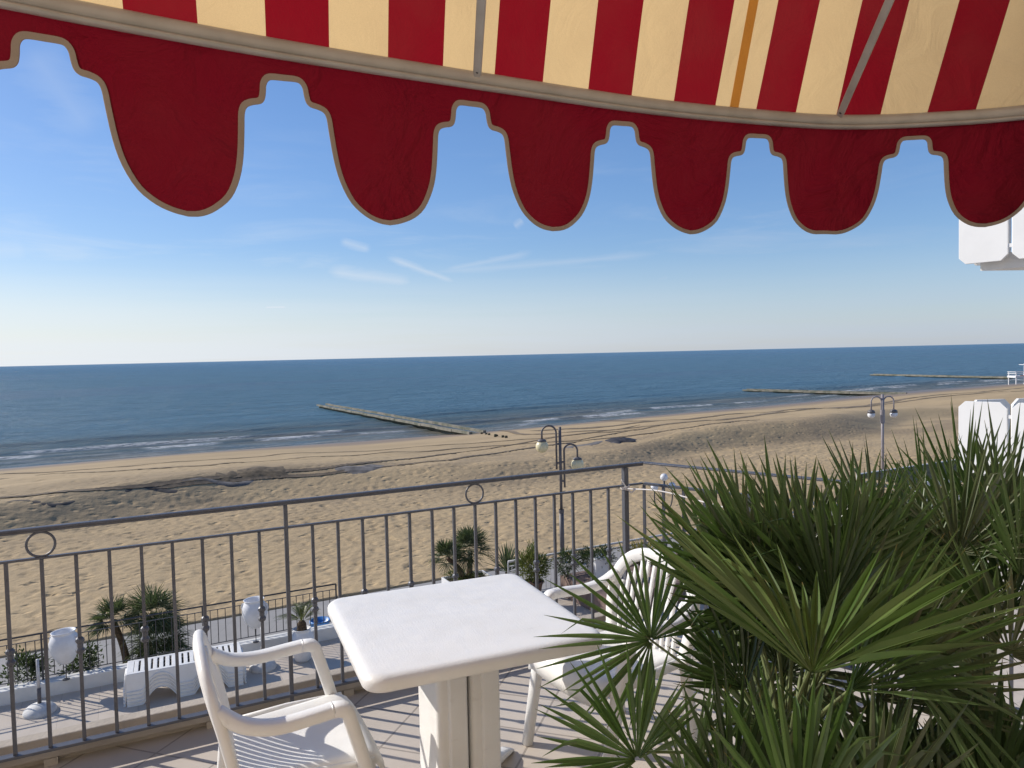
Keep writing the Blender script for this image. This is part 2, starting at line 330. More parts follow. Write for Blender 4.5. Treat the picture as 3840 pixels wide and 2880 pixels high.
# ------------------------------------------------------------------ mesh helpers
ORG = {}
class MB:
    def __init__(s): s.v = []; s.f = []; s.u = []; s.w = []; s.tag = 0.0; s.tw = 0.0
    def add(s, pts, faces, u=None, w=None):
        o = len(s.v); s.v += [tuple(p) for p in pts]
        s.u += (list(u) if u is not None else [s.tag] * len(pts)); s.w += (list(w) if w is not None else [s.tw] * len(pts))
        s.f += [tuple(i + o for i in f) for f in faces]
    def box(s, c, size, ax=None, ay=None, az=None, taper=1.0):
        c = Vector(c); X = Vector(ax or (1, 0, 0)).normalized(); Y = Vector(ay or (0, 1, 0)).normalized(); Z = Vector(az or (0, 0, 1)).normalized()
        a, b, d = size[0] / 2, size[1] / 2, size[2] / 2; p = []
        for sz in (-1, 1):
            k = 1.0 if sz < 0 else taper
            for sx, sy in ((-1, -1), (1, -1), (1, 1), (-1, 1)): p.append(c + X * (a * sx * k) + Y * (b * sy * k) + Z * (d * sz))
        s.add(p, [(3, 2, 1, 0), (4, 5, 6, 7), (0, 1, 5, 4), (1, 2, 6, 5), (2, 3, 7, 6), (3, 0, 4, 7)])
    def bar(s, a, b, wd, ht, upv=(0, 0, 1)):
        a = Vector(a); b = Vector(b); t = (b - a).normalized(); sd = t.cross(Vector(upv)).normalized(); u2 = sd.cross(t)
        s.box((a + b) / 2, ((b - a).length, wd, ht), t, sd, u2)
    def sweep(s, path, secs, wide, n=10, cap=True, power=2.6):
        """path points, secs (w,h) per point, wide = wide-direction vector(s)"""
        path = [Vector(p) for p in path]; N = len(path); rings = []
        if not isinstance(secs, list): secs = [secs] * N
        if not isinstance(wide, list): wide = [wide] * N
        for i, p in enumerate(path):
            t = (path[min(i + 1, N - 1)] - path[max(i - 1, 0)]).normalized()
            wv = Vector(wide[i]); wv = (wv - t * wv.dot(t))
            if wv.length < 1e-4: wv = t.orthogonal()
            wv.normalize(); hv = t.cross(wv); ring = []
            for k in range(n):
                a = 2 * math.pi * k / n; ca, sa = math.cos(a), math.sin(a)
                x = math.copysign(abs(ca) ** (2 / power), ca) * secs[i][0] / 2; y = math.copysign(abs(sa) ** (2 / power), sa) * secs[i][1] / 2
                ring.append(p + wv * x + hv * y)
            rings.append(ring)
        pts = [q for r_ in rings for q in r_]; fs = []
        for i in range(N - 1):
            for k in range(n): fs.append((i * n + k, i * n + (k + 1) % n, (i + 1) * n + (k + 1) % n, (i + 1) * n + k))
        if cap: fs.append(tuple(range(n - 1, -1, -1))); fs.append(tuple((N - 1) * n + k for k in range(n)))
        s.add(pts, fs)
    def tube(s, path, r, n=8, cap=True):
        path = [Vector(p) for p in path]
        rr = r if isinstance(r, list) else [r] * len(path)
        t = (path[-1] - path[0]); wv = t.orthogonal() if t.length > 1e-5 else Vector((0, 0, 1))
        s.sweep(path, [(2 * q, 2 * q) for q in rr], wv, n, cap, 2.0)
    def lathe(s, prof, c=(0, 0, 0), n=24, axis=None):
        c = Vector(c); fs = []; pts = []
        q = Vector((0, 0, 1)).rotation_difference(Vector(axis)) if axis else None
        for r_, z in prof:
            for k in range(n):
                a = 2 * math.pi * k / n; p = Vector((r_ * math.cos(a), r_ * math.sin(a), z))
                pts.append(c + (q @ p if q else p))
        for i in range(len(prof) - 1):
            for k in range(n): fs.append((i * n + k, i * n + (k + 1) % n, (i + 1) * n + (k + 1) % n, (i + 1) * n + k))
        s.add(pts, fs)
    def torus(s, c, Rr, r_, ax, ay, n=32, k=8):
        c = Vector(c); ax = Vector(ax); ay = Vector(ay); az_ = ax.cross(ay); pts = []; fs = []
        for i in range(n):
            a = 2 * math.pi * i / n; d = ax * math.cos(a) + ay * math.sin(a)
            for j in range(k):
                b = 2 * math.pi * j / k; pts.append(c + d * (Rr + r_ * math.cos(b)) + az_ * (r_ * math.sin(b)))
        for i in range(n):
            for j in range(k): fs.append((i * k + j, ((i + 1) % n) * k + j, ((i + 1) % n) * k + (j + 1) % k, i * k + (j + 1) % k))
        s.add(pts, fs)
    def grid(s, rows, u=None, w=None):
        nr, nc = len(rows), len(rows[0]); pts = [p for r_ in rows for p in r_]
        fs = [(i * nc + j, i * nc + j + 1, (i + 1) * nc + j + 1, (i + 1) * nc + j) for i in range(nr - 1) for j in range(nc - 1)]
        s.add(pts, fs, u, w)

def thing(name, label, cat, loc=(0, 0, 0), group=None, rz=0):
    o = bpy.data.objects.new(name, None); C.objects.link(o); o.location = loc; o.rotation_euler = (0, 0, rz); o.empty_display_size = .1
    o['label'] = label; o['category'] = cat
    if group: o['group'] = group
    ORG[o.name] = Vector(loc); return o
def obj(name, mb, mat, parent=None, smooth=False, bevel=0, solid=0, label=None, sub=0):
    me = bpy.data.meshes.new(name)
    org = ORG.get(parent.name, Vector()) if parent else Vector()
    me.from_pydata([(x - org.x, y - org.y, z - org.z) for x, y, z in mb.v], [], mb.f)
    me.materials.append(M[mat] if isinstance(mat, str) else mat)
    for nm, dat in (('u', mb.u), ('v', mb.w)):
        if any(dat):
            a = me.attributes.new(nm, 'FLOAT', 'POINT'); a.data.foreach_set('value', dat)
    me.update()
    if smooth: me.polygons.foreach_set('use_smooth', [True] * len(me.polygons))
    o = bpy.data.objects.new(name, me); C.objects.link(o)
    if parent: o.parent = parent; ORG[o.name] = org
    if solid:
        md = o.modifiers.new('solid', 'SOLIDIFY'); md.thickness = solid; md.offset = 0
    if sub:
        md = o.modifiers.new('sub', 'SUBSURF'); md.levels = sub; md.render_levels = sub
    if bevel:
        md = o.modifiers.new('bev', 'BEVEL'); md.width = bevel; md.segments = 2; md.limit_method = 'ANGLE'; md.angle_limit = R(40)
    if label: o['label'] = label
    return o
def tag(o, label, cat, group=None):
    o['label'] = label; o['category'] = cat
    if group: o['group'] = group
    return o
def struct(name, mb, mat, **k):
    o = obj(name, mb, mat, **k); o['kind'] = 'structure'; return o
def copy_tree(o, parent=None):
    c = o.copy(); C.objects.link(c)
    if parent: c.parent = parent; c.matrix_parent_inverse = o.matrix_parent_inverse.copy()
    for ch in [x for x in bpy.data.objects if x.parent == o]: copy_tree(ch, c)
    return c
def catmull(pts, seg=6):
    pts = [Vector(p) for p in pts]; q = [pts[0] * 2 - pts[1]] + pts + [pts[-1] * 2 - pts[-2]]; out = []
    for i in range(1, len(q) - 2):
        for k in range(seg):
            t = k / seg; a, b, c, d = q[i - 1], q[i], q[i + 1], q[i + 2]
            out.append(.5 * ((2 * b) + (c - a) * t + (2 * a - 5 * b + 4 * c - d) * t * t + (3 * b - a - 3 * c + d) * t ** 3))
    out.append(pts[-1]); return out
def fillet(path, r, seg=5):
    path = [Vector(p) for p in path]; out = [path[0]]
    for i in range(1, len(path) - 1):
        a, b, c = path[i - 1], path[i], path[i + 1]; d1 = (a - b); d2 = (c - b); k = min(r, d1.length * .45, d2.length * .45)
        p0 = b + d1.normalized() * k; p1 = b + d2.normalized() * k
        for j in range(seg + 1):
            t = j / seg; out.append(p0 * (1 - t) ** 2 + b * 2 * t * (1 - t) + p1 * t * t)
    out.append(path[-1]); return out
def smoothstep(a, b, x):
    t = np.clip((x - a) / (b - a), 0, 1); return t * t * (3 - 2 * t)
def vnoise(x, y, seed=0):
    xi = np.floor(x).astype(np.int64); yi = np.floor(y).astype(np.int64); xf = x - xi; yf = y - yi
    def h(i, j):
        n = (i * 374761393 + j * 668265263 + seed * 1442695041) & 0x7fffffff
        n = ((n ^ (n >> 13)) * 1274126177) & 0x7fffffff
        return ((n ^ (n >> 16)) & 0xffff) / 65535.0
    ux = xf * xf * (3 - 2 * xf); uy = yf * yf * (3 - 2 * yf)
    return (h(xi, yi) * (1 - ux) + h(xi + 1, yi) * ux) * (1 - uy) + (h(xi, yi + 1) * (1 - ux) + h(xi + 1, yi + 1) * ux) * uy
def fbm(x, y, o=4, seed=0):
    s_ = 0; a = .5
    for i in range(o): s_ = s_ + a * vnoise(x * 2 ** i, y * 2 ** i, seed + i); a *= .5
    return s_

# ------------------------------------------------------------------ setting: the sea front runs along S, the sea lies towards N
PH = R(28); S = Vector((math.cos(PH), math.sin(PH), 0)); N = Vector((-math.sin(PH), math.cos(PH), 0)); Z = Vector((0, 0, 1))
def W(s, n, z): return S * s + N * n + Z * z
def SN(p): return p.dot(S), p.dot(N)
LOW = -4.3; PROM = -4.9; SEA = -6.6
def shore(s): return 71.2 + .000001 * s + 12.5 * smoothstep(25, 150, s) + .6 * np.sin(s * .11 + 1)
def sandh(s, n):
    s = np.asarray(s, float); n = np.asarray(n, float)
    crest = 36.0 + 1.8 * np.sin(s / 9 + 1.0) + 1.2 * np.sin(s / 4.3) + 4.0 * smoothstep(10, 45, s) * 1.0
    wdt = 3.9 + 1.0 * np.sin(s / 6.5)
    hgt = .92 + .28 * np.sin(s / 7.7 + 2) + .5 * (fbm(s / 5, n / 5, 3, 5) - .45)
    base = -4.93 + .12 * fbm(s / 6, n / 6, 3, 9)
    rise = smoothstep(0, 1, (n - (crest - wdt)) / wdt) * hgt
    h = base + rise
    sh = shore(s)
    k = np.clip((n - crest) / (sh - crest), 0, None)
    zt = base + hgt
    down = zt + (SEA - zt) * (k ** 1.25)
    h = np.where(n > crest, down, h)
    return h
def nonuni(a, b, d, far, g):
    """coordinates from a to b at step d, then growing by g until far"""
    x = list(np.arange(a, b, d)); st = d
    while x[-1] < far: st *= g; x.append(x[-1] + st)
    return x
def gridmesh(name, ss, nn, hf, mat, attr=None):
    ss = np.array(ss); nn = np.array(nn); A, B = np.meshgrid(ss, nn); H = hf(A, B)
    co = np.stack([A.ravel(), B.ravel(), H.ravel()], 1).astype(np.float32)
    ns, nc = len(ss), len(nn); i = np.arange(ns * nc).reshape(nc, ns)
    q = np.stack([i[:-1, :-1].ravel(), i[:-1, 1:].ravel(), i[1:, 1:].ravel(), i[1:, :-1].ravel()], 1).astype(np.int32)
    me = bpy.data.meshes.new(name); me.vertices.add(len(co)); me.vertices.foreach_set('co', co.ravel())
    me.loops.add(q.size); me.loops.foreach_set('vertex_index', q.ravel()); me.polygons.add(len(q))
    me.polygons.foreach_set('loop_start', np.arange(0, q.size, 4, dtype=np.int32)); me.polygons.foreach_set('loop_total', np.full(len(q), 4, np.int32))
    me.polygons.foreach_set('use_smooth', np.ones(len(q), bool)); me.update(calc_edges=True)
    if attr is not None:
        a = me.attributes.new(attr[0], 'FLOAT', 'POINT'); a.data.foreach_set('value', attr[1](A, B).ravel().astype(np.float32))
    me.materials.append(M[mat]); o = bpy.data.objects.new(name, me); C.objects.link(o); o.rotation_euler = (0, 0, PH); o['kind'] = 'structure'
    return o
# footprints: thousands of soft dents stamped into the sand between promenade and berm
FX0, FX1, FN0, FN1, FD = -30.0, 44.0, 19.7, 47.0, .10
def dents():
    nx = int((FX1 - FX0) / FD) + 1; nz = int((FN1 - FN0) / FD) + 1; D = np.zeros((nz, nx))
    for _ in range(15000):
        cx = RNG.uniform(FX0, FX1); cn = RNG.uniform(FN0, FN1)
        if cn > 34 and RNG.random() < .55: continue
        r_ = RNG.uniform(.09, .16); dp = RNG.uniform(.010, .038) * (1 if cn < 36 else .7); el_ = RNG.uniform(1.1, 2.1); an = RNG.uniform(0, 3.14)
        i0 = int((cx - FX0) / FD); j0 = int((cn - FN0) / FD); k = 5
        i = np.arange(max(0, i0 - k), min(nx, i0 + k + 1)); j = np.arange(max(0, j0 - k), min(nz, j0 + k + 1))
        X, Y = np.meshgrid(i * FD + FX0 - cx, j * FD + FN0 - cn)
        a = X * math.cos(an) + Y * math.sin(an); b = -X * math.sin(an) + Y * math.cos(an)
        q = (a / (r_ * el_)) ** 2 + (b / r_) ** 2
        D[np.ix_(j, i)] += -dp * np.exp(-(q ** 1.6) * 1.3) + dp * .22 * np.exp(-((np.sqrt(q) - 1.5) ** 2) * 4)
    return D
DENT = dents()
def sand_full(s, n):
    h = sandh(s, n)
    i = np.clip(((s - FX0) / FD).round().astype(int), 0, DENT.shape[1] - 1); j = np.clip(((n - FN0) / FD).round().astype(int), 0, DENT.shape[0] - 1)
    msk = smoothstep(FX0, FX0 + 2, s) * smoothstep(FX1, FX1 - 2, s) * smoothstep(FN0, FN0 + .6, n) * smoothstep(FN1, FN1 - 4, n)
    h = h + DENT[j, i] * msk
    bm = np.exp(-((n - 35.5) / 3.2) ** 2)
    h = h + bm * .08 * (fbm(s / 1.1, n / .8, 4, 21) - .47) + .03 * (fbm(s / 1.4, n / 1.4, 3, 3) - .47)
    lo = smoothstep(19.69, 19.75, n)
    return h * lo + (PROM - .3) * (1 - lo)
neg = [-x for x in nonuni(30, 30.1, .13, 900, 1.06)][::-1]
ss = neg + list(np.arange(-29.8, 44, .10)) + nonuni(44, 44.1, .13, 1600, 1.06)
nn = [19.6] + list(np.arange(19.7, 47, .10)) + nonuni(47, 47.1, .14, 110, 1.045)
gridmesh('sand_beach', ss, nn, sand_full, 'sand')
g0 = MB(); g0.grid([[W(-900, -60, -8.2), W(1600, -60, -8.2)], [W(-900, 20, -8.2), W(1600, 20, -8.2)]]); struct('ground', g0, 'prom')

SETS = [(74.5, .11, 26, 1, .55), (78.5, .15, 31, 2, .50), (83.0, .26, 37, 3, .30), (88.5, .26, 44, 4, .06), (95, .22, 52, 5, 0), (103, .20, 60, 6, 0), (112, .18, 70, 7, 0)]
def crestline(n0, s, sd): return n0 + (shore(s) - 71.2) + 2.2 * (vnoise(s / 17.0, s * 0 + sd, sd) - .5) * 2
def seah(s, n):
    h = np.full(s.shape, SEA)
    for n0, amp, wl, sd, fo in SETS:
        d = n - crestline(n0, s, sd); br = smoothstep(.25, .7, vnoise(s / wl, s * 0 + sd * 3, sd + 40))
        h = h + amp * (.35 + .65 * br) * np.exp(-(d / np.where(d < 0, .8, 1.8)) ** 2)
    sh = shore(s)
    h = h + .10 * (fbm(s / 3.5, n / 1.4, 4, 60) - .47) * smoothstep(72, 90, n) * smoothstep(400, 140, n)
    h = h - .25 * smoothstep(sh + .5, sh - 3, n)
    return h
def foam(s, n):
    f = np.zeros(s.shape); 
    for n0, amp, wl, sd, fo in SETS:
        d = n - crestline(n0, s, sd); br = smoothstep(.25, .7, vnoise(s / wl, s * 0 + sd * 3, sd + 40))
        seg = smoothstep(.50, .62, vnoise(s / 5.0, s * 0 + sd * 7, sd + 80)) * br
        f = np.maximum(f, min(1, fo * 2.6) * seg * smoothstep(-1.7, -.5, d) * smoothstep(.55, .0, d))
        f = np.maximum(f, fo * .5 * smoothstep(.5, .62, vnoise(s / 3.0, s * 0 + sd * 5, sd + 11)) * np.exp(-((d + .3) / .35) ** 2))
    sh = shore(s) + .5 * (vnoise(s / 4.0, s * 0, 77) - .5)
    f = np.maximum(f, .42 * np.exp(-((n - sh - .9) / .35) ** 2) * (.3 + .7 * vnoise(s / 2.0, s * 0, 78)))
    f = np.maximum(f, .22 * smoothstep(sh + 7, sh + 2, n) * smoothstep(.45, .7, fbm(s / 2.0, n / .7, 4, 90)))
    return f
ss = [-x for x in nonuni(70, 70.5, .6, 30000, 1.09)][::-1] + list(np.arange(-69.4, 150, .55)) + nonuni(150, 150.5, .6, 30000, 1.09)
nn = list(np.arange(69, 92, .22)) + nonuni(92, 92.2, .25, 40000, 1.035)
gridmesh('sea', ss, nn, seah, 'sea', ('foam', foam))

# wheel tracks pressed along the beach
def ray_sand(px, py):
    z = -4.8
    for _ in range(40):
        p = P(px, py, z=z); s, n = SN(p); z = .5 * z + .5 * float(sandh(s, n))
    return p
def track(pts, wd, mat):
    c = [];
    for q in pts: c.append(ray_sand(*q))
    c = catmull([Vector((p.x, p.y, 0)) for p in c], 60); mb = MB(); rows = []
    for i, p in enumerate(c):
        t = (c[min(i + 1, len(c) - 1)] - c[max(i - 1, 0)]).normalized(); sd = Vector((-t.y, t.x, 0)); r_ = []
        k = wd * (.75 + .5 * random.random()) * min(1, (i + 1) / 12, (len(c) - i) / 12)
        for o in (-.5, 0, .5):
            q = p + sd * o * k; s, n = SN(q)
            z = max(float(sand_full(np.array([s]), np.array([n]))[0]), float(sandh(s, n))) + (.03 if o else .015); r_.append((q.x, q.y, z))
        rows.append(r_)
    mb.grid(rows); struct('tyre_track', mb, mat, smooth=True)
track([(-40, 477), (120, 467), (347, 452), (480, 443), (580, 434), (640, 425)], .28, 'track_dark')
track([(-40, 481), (120, 471), (347, 456), (480, 447), (590, 438), (660, 426)], .32, 'track')
track([(-30, 501), (94, 490), (266, 473), (347, 465), (440, 455), (540, 440), (640, 429)], .34, 'track_dark')
track([(150, 489), (266, 478), (347, 471), (440, 461), (545, 446), (660, 432), (760, 420)], .30, 'track_dark')
track([(530, 431), (600, 427), (700, 418), (800, 409), (900, 400), (1024, 388), (1060, 384)], 1.1, 'track')
track([(560, 433), (640, 427), (760, 415), (880, 405), (1024, 391), (1060, 388)], .7, 'track')
track([(508, 428), (500, 430), (520, 434), (560, 434)], .6, 'track')
track([(515, 425), (560, 421), (640, 421), (720, 416)], .55, 'track')

# ---- lower terrace, kerb, promenade
mb = MB(); mb.grid([[W(-26, 1.0, LOW), W(40, 1.0, LOW)], [W(-26, 15.35, LOW), W(40, 15.35, LOW)]]); struct('lower_terrace', mb, 'tile_low')
mb = MB(); mb.box(W(7, 17.65, PROM - .25), (66, 4.1, .5), S, N, Z); struct('promenade', mb, 'prom')
KTOP = -4.05
mb = MB(); mb.box(W(-11.2, 15.48, -4.6), (30.4, .25, 1.1), S, N, Z); obj_k = struct('kerb', mb, 'white_wall', bevel=.015)
mb = MB(); mb.box(W(22, 15.48, -4.75), (36, .25, .96), S, N, Z); struct('kerb', mb, 'beige_wall')

# ---- our terrace
RD = Vector((math.cos(R(27)), math.sin(R(27)), 0)); RN = Vector((-RD.y, RD.x, 0))
POST = Vector((.64, 4.19, 0)); SP = .1188
CORN = Vector((.75, 4.25, 0)); SDIR = Vector((.64, -.58, 0)).normalized(); SNV = Vector((-SDIR.y, SDIR.x, 0))
edge_a = POST - RD * 6.0
inn = -RN * .05
mb = MB()
def slab(zt, zb, pts, mb):
    n = len(pts); mb.add([(p.x, p.y, zt) for p in pts] + [(p.x, p.y, zb) for p in pts], [tuple(range(n)), tuple(range(2 * n - 1, n - 1, -1))] + [(i, i + n, (i + 1) % n + n, (i + 1) % n) for i in range(n)])
ce = CORN + SDIR * 4.6
slab(0, -.3, [edge_a + RN * .128, edge_a - RN * 5, edge_a - RN * 5 + RD * 9.5, ce + Vector((-1.5, -1.5, 0)), ce, CORN + RN * .128 + SNV * .08][::-1], mb)
struct('terrace_floor', mb, 'tile')
# low upstand under the railing, with drainage gaps
up_t = thing('parapet', 'low beige upstand with drainage gaps under the iron railing', 'parapet', tuple(edge_a))
mb = MB(); a = edge_a + RN * .095; b = CORN + RN * .095 + RD * .02
mb.bar(a + Z * .075, b + Z * .075, .070, .090); mb.bar(a + Z * -.06 + RN * .02, b + Z * -.06 + RN * .02, .028, .178); obj('wall', mb, 'beige_wall', up_t, bevel=.006)
mb = MB(); Lr = (b - a).length; k = 0.0
while k < Lr: mb = MB(); mb.box(a + RD * (k + .04) + Z * .0145 - RN * .013, (.05, .036, .030), RD, RN, Z); k += .62; obj('spacer', mb, 'beige_wall', up_t)

# ---- terrace railing (front run and side run welded at the corner)
rl = thing('terrace_railing', 'dark grey iron railing with rings along the edge of the terrace', 'railing', tuple(POST))
ZT, ZM, ZB = 1.0, .88, .10
def collar(mb, p, z):
    mb.lathe([(.009, -.035), (.016, -.028), (.018, -.018), (.011, -.008), (.012, 0), (.011, .008), (.018, .018), (.016, .028), (.009, .035)], (p.x, p.y, z), 10)
hp = []
for wd, ht, dz_ in ((.045, .012, .012), (.030, .016, -.002)):
    hp.append((wd, ht, dz_))
mb = MB()
mb.sweep([edge_a + Z * ZT, CORN + RD * .015 + Z * ZT], (.034, .013), RN, 12, True, 3.0)
mb.bar(edge_a + Z * (ZT - .0105), CORN + Z * (ZT - .0105), .022, .008)
obj('handrail', mb, 'rail', rl, smooth=False)
mb = MB(); mb.bar(edge_a + Z * ZM, CORN + Z * ZM, .020, .010); obj('middle_rail', mb, 'rail', rl, bevel=.002)
mb = MB(); mb.bar(edge_a + Z * ZB, CORN + Z * ZB, .040, .012); obj('bottom_rail', mb, 'rail', rl, bevel=.002)
i = 0
while True:
    p = POST - RD * (SP * i)
    if (p - edge_a).dot(RD) < .05: break
    m_ = MB()
    if i % 16 == 0:
        wp = .030 if i == 0 else .018
        m_.box(p + Z * ((ZT - .016) / 2), (wp, .014 if i else .03, ZT - .016), RD, RN, Z); obj('post', m_, 'rail', rl, bevel=.002)
    else:
        m_.bar(p + Z * (ZB + .006), p + Z * (ZM - .006), .0135, .0135, RN)
        if i % 2 == 1: collar(m_, p, .50)
        obj('baluster', m_, 'rail', rl)
    if i % 16 == 8:
        r_ = MB(); r_.torus(p + Z * ((ZT - .015 + ZM + .005) / 2), .0490, .0050, RD, Z, 40, 8); obj('ring', r_, 'rail', rl, smooth=True)
    i += 1
SE = CORN + SDIR * 4.4
mb = MB(); mb.sweep([CORN + SDIR * .02 + Z * (ZT + .002), SE + Z * (ZT + .002)], (.036, .014), SNV, 12, True, 3.0); obj('handrail', mb, 'rail', rl)
mb = MB(); mb.bar(CORN + SDIR * .014 + Z * ZM, SE + Z * ZM, .026, .013); obj('middle_rail', mb, 'rail', rl)
mb = MB(); mb.bar(CORN + SDIR * .014 + Z * ZB, SE + Z * ZB, .040, .012); obj('bottom_rail', mb, 'rail', rl)
for i in range(0, 34):
    p = CORN + SDIR * (.012 + .128 * i); m_ = MB()
    m_.bar(p + Z * (ZB + .007), p + Z * (ZM - .007), .014, .014, SNV); obj('baluster', m_, 'rail', rl)
for i in (14, 30):
    p = CORN + SDIR * (.076 + .128 * i); m_ = MB(); m_.box(p + Z * .49, (.025, .014, .98), SDIR, SNV, Z); obj('post', m_, 'rail', rl)
# cord tied from the post
cp = POST + Z * .865 - RN * .022
cd = thing('cord', 'thin white cord knotted to the corner post of the iron railing', 'cord', tuple(cp))
mb = MB(); far = P(741, 511.7, d=3.25); end = P(800, 528, d=2.9)
mb.tube(catmull([cp, P(660, 491, d=3.75) , P(700, 501, d=3.5), far, end], 6), .0035, 6)
obj('line', mb, 'rope', cd, smooth=True)
mb = MB()
for k in range(4): mb.torus(POST + Z * (.857 + .007 * k), .023, .0035, (RD + Z * .15 * (k - 1.5)).normalized(), RN, 16, 6)
mb.tube(catmull([cp, cp + Vector((-.02, -.01, .03)), cp + Vector((-.035, -.01, .055))], 4), .0035, 6); mb.tube(catmull([cp, cp + Vector((.02, -.015, -.02)), cp + Vector((.035, -.01, -.01)), cp + Vector((.05, 0, -.002))], 4), .004, 6)
obj('knot', mb, 'rope', cd, smooth=True)

# ------------------------------------------------------------------ awning
BZ = 2.35
bpts = [(-3.0, -.30), (-2.2, .32), (-1.5, .93)] + [None]
raw = [(-120, -36), (0, -12), (45, -4), (300, 49), (600, 102), (1030, 171), (1400, 226), (1600, 247), (1750, 259), (1850, 262), (2000, 256), (2212, 240), (2300, 228)]
bl = [P(x / 2.16, y / 2.16, z=BZ) for x, y in raw]
t0 = (bl[4] - bl[1]).normalized()
pre = [bl[0] - t0 * 2.2, bl[0] - t0 * 1.1]
t1 = (bl[-1] - bl[-3]).normalized(); nx_ = Vector((t1.y, -t1.x, 0))
post = [bl[-1] + t1 * .35 + nx_ * .05, bl[-1] + t1 * .7 + nx_ * .22, bl[-1] + t1 * 1.0 + nx_ * .5]
# smooth the traced centre line
ctrl = pre + [bl[0], bl[3] * .5 + bl[2] * .5, bl[4], bl[5], bl[6], (bl[7] * .6 + bl[8] * .4), bl[9] * .7 + bl[8] * .3, bl[10], bl[11]] + post
dense = catmull(ctrl, 30)
acc = [0.0]
for i in range(1, len(dense)): acc.append(acc[-1] + (dense[i] - dense[i - 1]).length)
i0 = min(range(len(dense)), key=lambda i: (dense[i] - bl[0]).length); A0 = acc[i0]
acc = [a - A0 for a in acc]
def bar_at(a):
    a = max(acc[0], min(acc[-1] - 1e-5, a))
    j = int(np.searchsorted(acc, a)); j = max(1, min(len(acc) - 1, j)); f = (a - acc[j - 1]) / (acc[j] - acc[j - 1])
    p = dense[j - 1].lerp(dense[j], f); t = (dense[j] - dense[j - 1]).normalized(); return p, t
aw = thing('awning', 'red and cream striped awning with scalloped dark red valance over the terrace', 'awning', tuple(bar_at(1.3)[0]))
SA, SB = acc[0] + .02, acc[-1] - .02
mb = MB(); pth = [bar_at(a)[0] for a in np.arange(SA, SB, .04)]
mb.sweep([p - Z * 0 for p in pth], (.036, .030), [Z] * len(pth), 14, True, 2.4)
mb.sweep([p - Z * .020 + Vector((0, -.004, 0)) for p in pth], (.012, .026), [Z] * len(pth), 10, True, 2.4)
obj('front_bar', mb, 'bar', aw, smooth=True)
# cloth: rises steeply behind the bar, then bends back towards the wall
UPD = Vector((.11, -.365, 1.0))
rows = []; uu = []
prof = [(0, 0), (.10, 0), (.2, 0), (.3, 0), (.45, .02), (.6, .08), (.72, .22), (.80, .45), (.84, .75), (.86, 1.1)]
for hh, bk in prof:
    row = []
    for a in np.arange(SA, SB, .035):
        p, t = bar_at(a); bow = math.sin(max(0, min(1, hh / .5)) * math.pi) * .004 * math.sin(a * 9)
        row.append(p + Z * (.010) + UPD * hh - N * bk + N * bow); uu.append(a)
    rows.append(row)
mb = MB(); mb.grid(rows, uu); obj('canopy', mb, 'cloth_stripe', aw, smooth=True)
# seam strip sewn under the cloth
rows = []
for hh, bk in prof[:6]:
    rows.append([bar_at(a)[0] + Z * .010 + UPD * hh - N * bk + Vector((0, -.004, 0)) for a in (1.878, 1.908)])
mb = MB(); mb.grid(rows); obj('seam_strip', mb, 'cloth_seam', aw)
# support arms with end lugs and screws
for (x0, y0), (x1, y1), dend in (((1031, 168), (1040, 0), 1.55), ((1815, 252), (1922, 0), 1.75)):
    a = P(x0 / 2.16, y0 / 2.16, z=BZ - .004); a = a - Vector((a.x, a.y, 0)).normalized() * .024
    e = P(x1 / 2.16, y1 / 2.16, d=dend); e = e + (e - a) * 1.3
    m_ = MB(); dirv = (e - a).normalized(); sd = dirv.cross(Vector((a.x, a.y, 0)).normalized()).normalized()
    m_.sweep([a - dirv * .008, a + dirv * .01, e], [(.017, .006), (.021, .009), (.021, .009)], sd, 12, True, 5)
    arm = obj('support_arm', m_, 'bar', aw)
    m_ = MB(); vw = -Vector((a.x, a.y, 0)).normalized()
    m_.lathe([(0, .006), (.003, .0055), (.0045, .004), (.0045, 0)], a + vw * .004 + dirv * .006, 12, vw); obj('screw', m_, 'screw', arm, smooth=True)
# valance
half = [(0, .068), (.024, .068), (.034, .071), (.040, .081), (.042, .096), (.046, .112), (.055, .121), (.072, .125), (.085, .131), (.091, .145), (.094, .175), (.101, .235), (.113, .285), (.136, .332), (.168, .362), (.200, .377), (.2295, .382)]
hc = catmull([Vector((x, y, 0)) for x, y in half], 3)
NC = [.145 + .4585 * k + (.06 if k >= 5 else 0) for k in range(-5, 9)]
def vpt(a, drop):
    drop = drop * (1.045 - .048 * max(0, min(2.8, a)))
    a = a + .024 * (1.35 - a) / 1.2 * (max(0, drop) / .38) ** 1.3
    p, t = bar_at(a); o = Vector((p.x, p.y, 0)).normalized()
    lean = .17 * (max(0, drop) / .38) ** 1.4
    rip = .020 * math.sin(a * 2 * math.pi / .4585 + 1.0 + 3.0 * drop) * min(1, drop / .2) + .007 * math.sin(a * 23 + drop * 9) * drop / .3 + .004 * math.sin(a * 61 - drop * 30) * drop / .3
    return p - Z * (drop - .036 * (max(0, drop) / .38) ** 1.4) + o * (lean + rip) + Vector((0, .004, 0))
edge = []
for c0 in NC:
    for k in range(len(hc) - 1, 0, -1): edge.append((c0 - hc[k].x, hc[k].y))
    for k in range(0, len(hc) - 1): edge.append((c0 + hc[k].x, hc[k].y))
edge = [e for e in edge if SA < e[0] < SB]
edge2 = [edge[0]]
for e in edge[1:]:
    if math.hypot(e[0] - edge2[-1][0], e[1] - edge2[-1][1]) > .002: edge2.append(e)
edge = [edge2[0]]
for e in edge2[1:]:
    gap = math.hypot(e[0] - edge[-1][0], e[1] - edge[-1][1]); a_ = edge[-1]; q_ = int(gap / .02)
    for k in range(1, q_ + 1): edge.append((a_[0] + (e[0] - a_[0]) * k / (q_ + 1), a_[1] + (e[1] - a_[1]) * k / (q_ + 1)))
    edge.append(e)
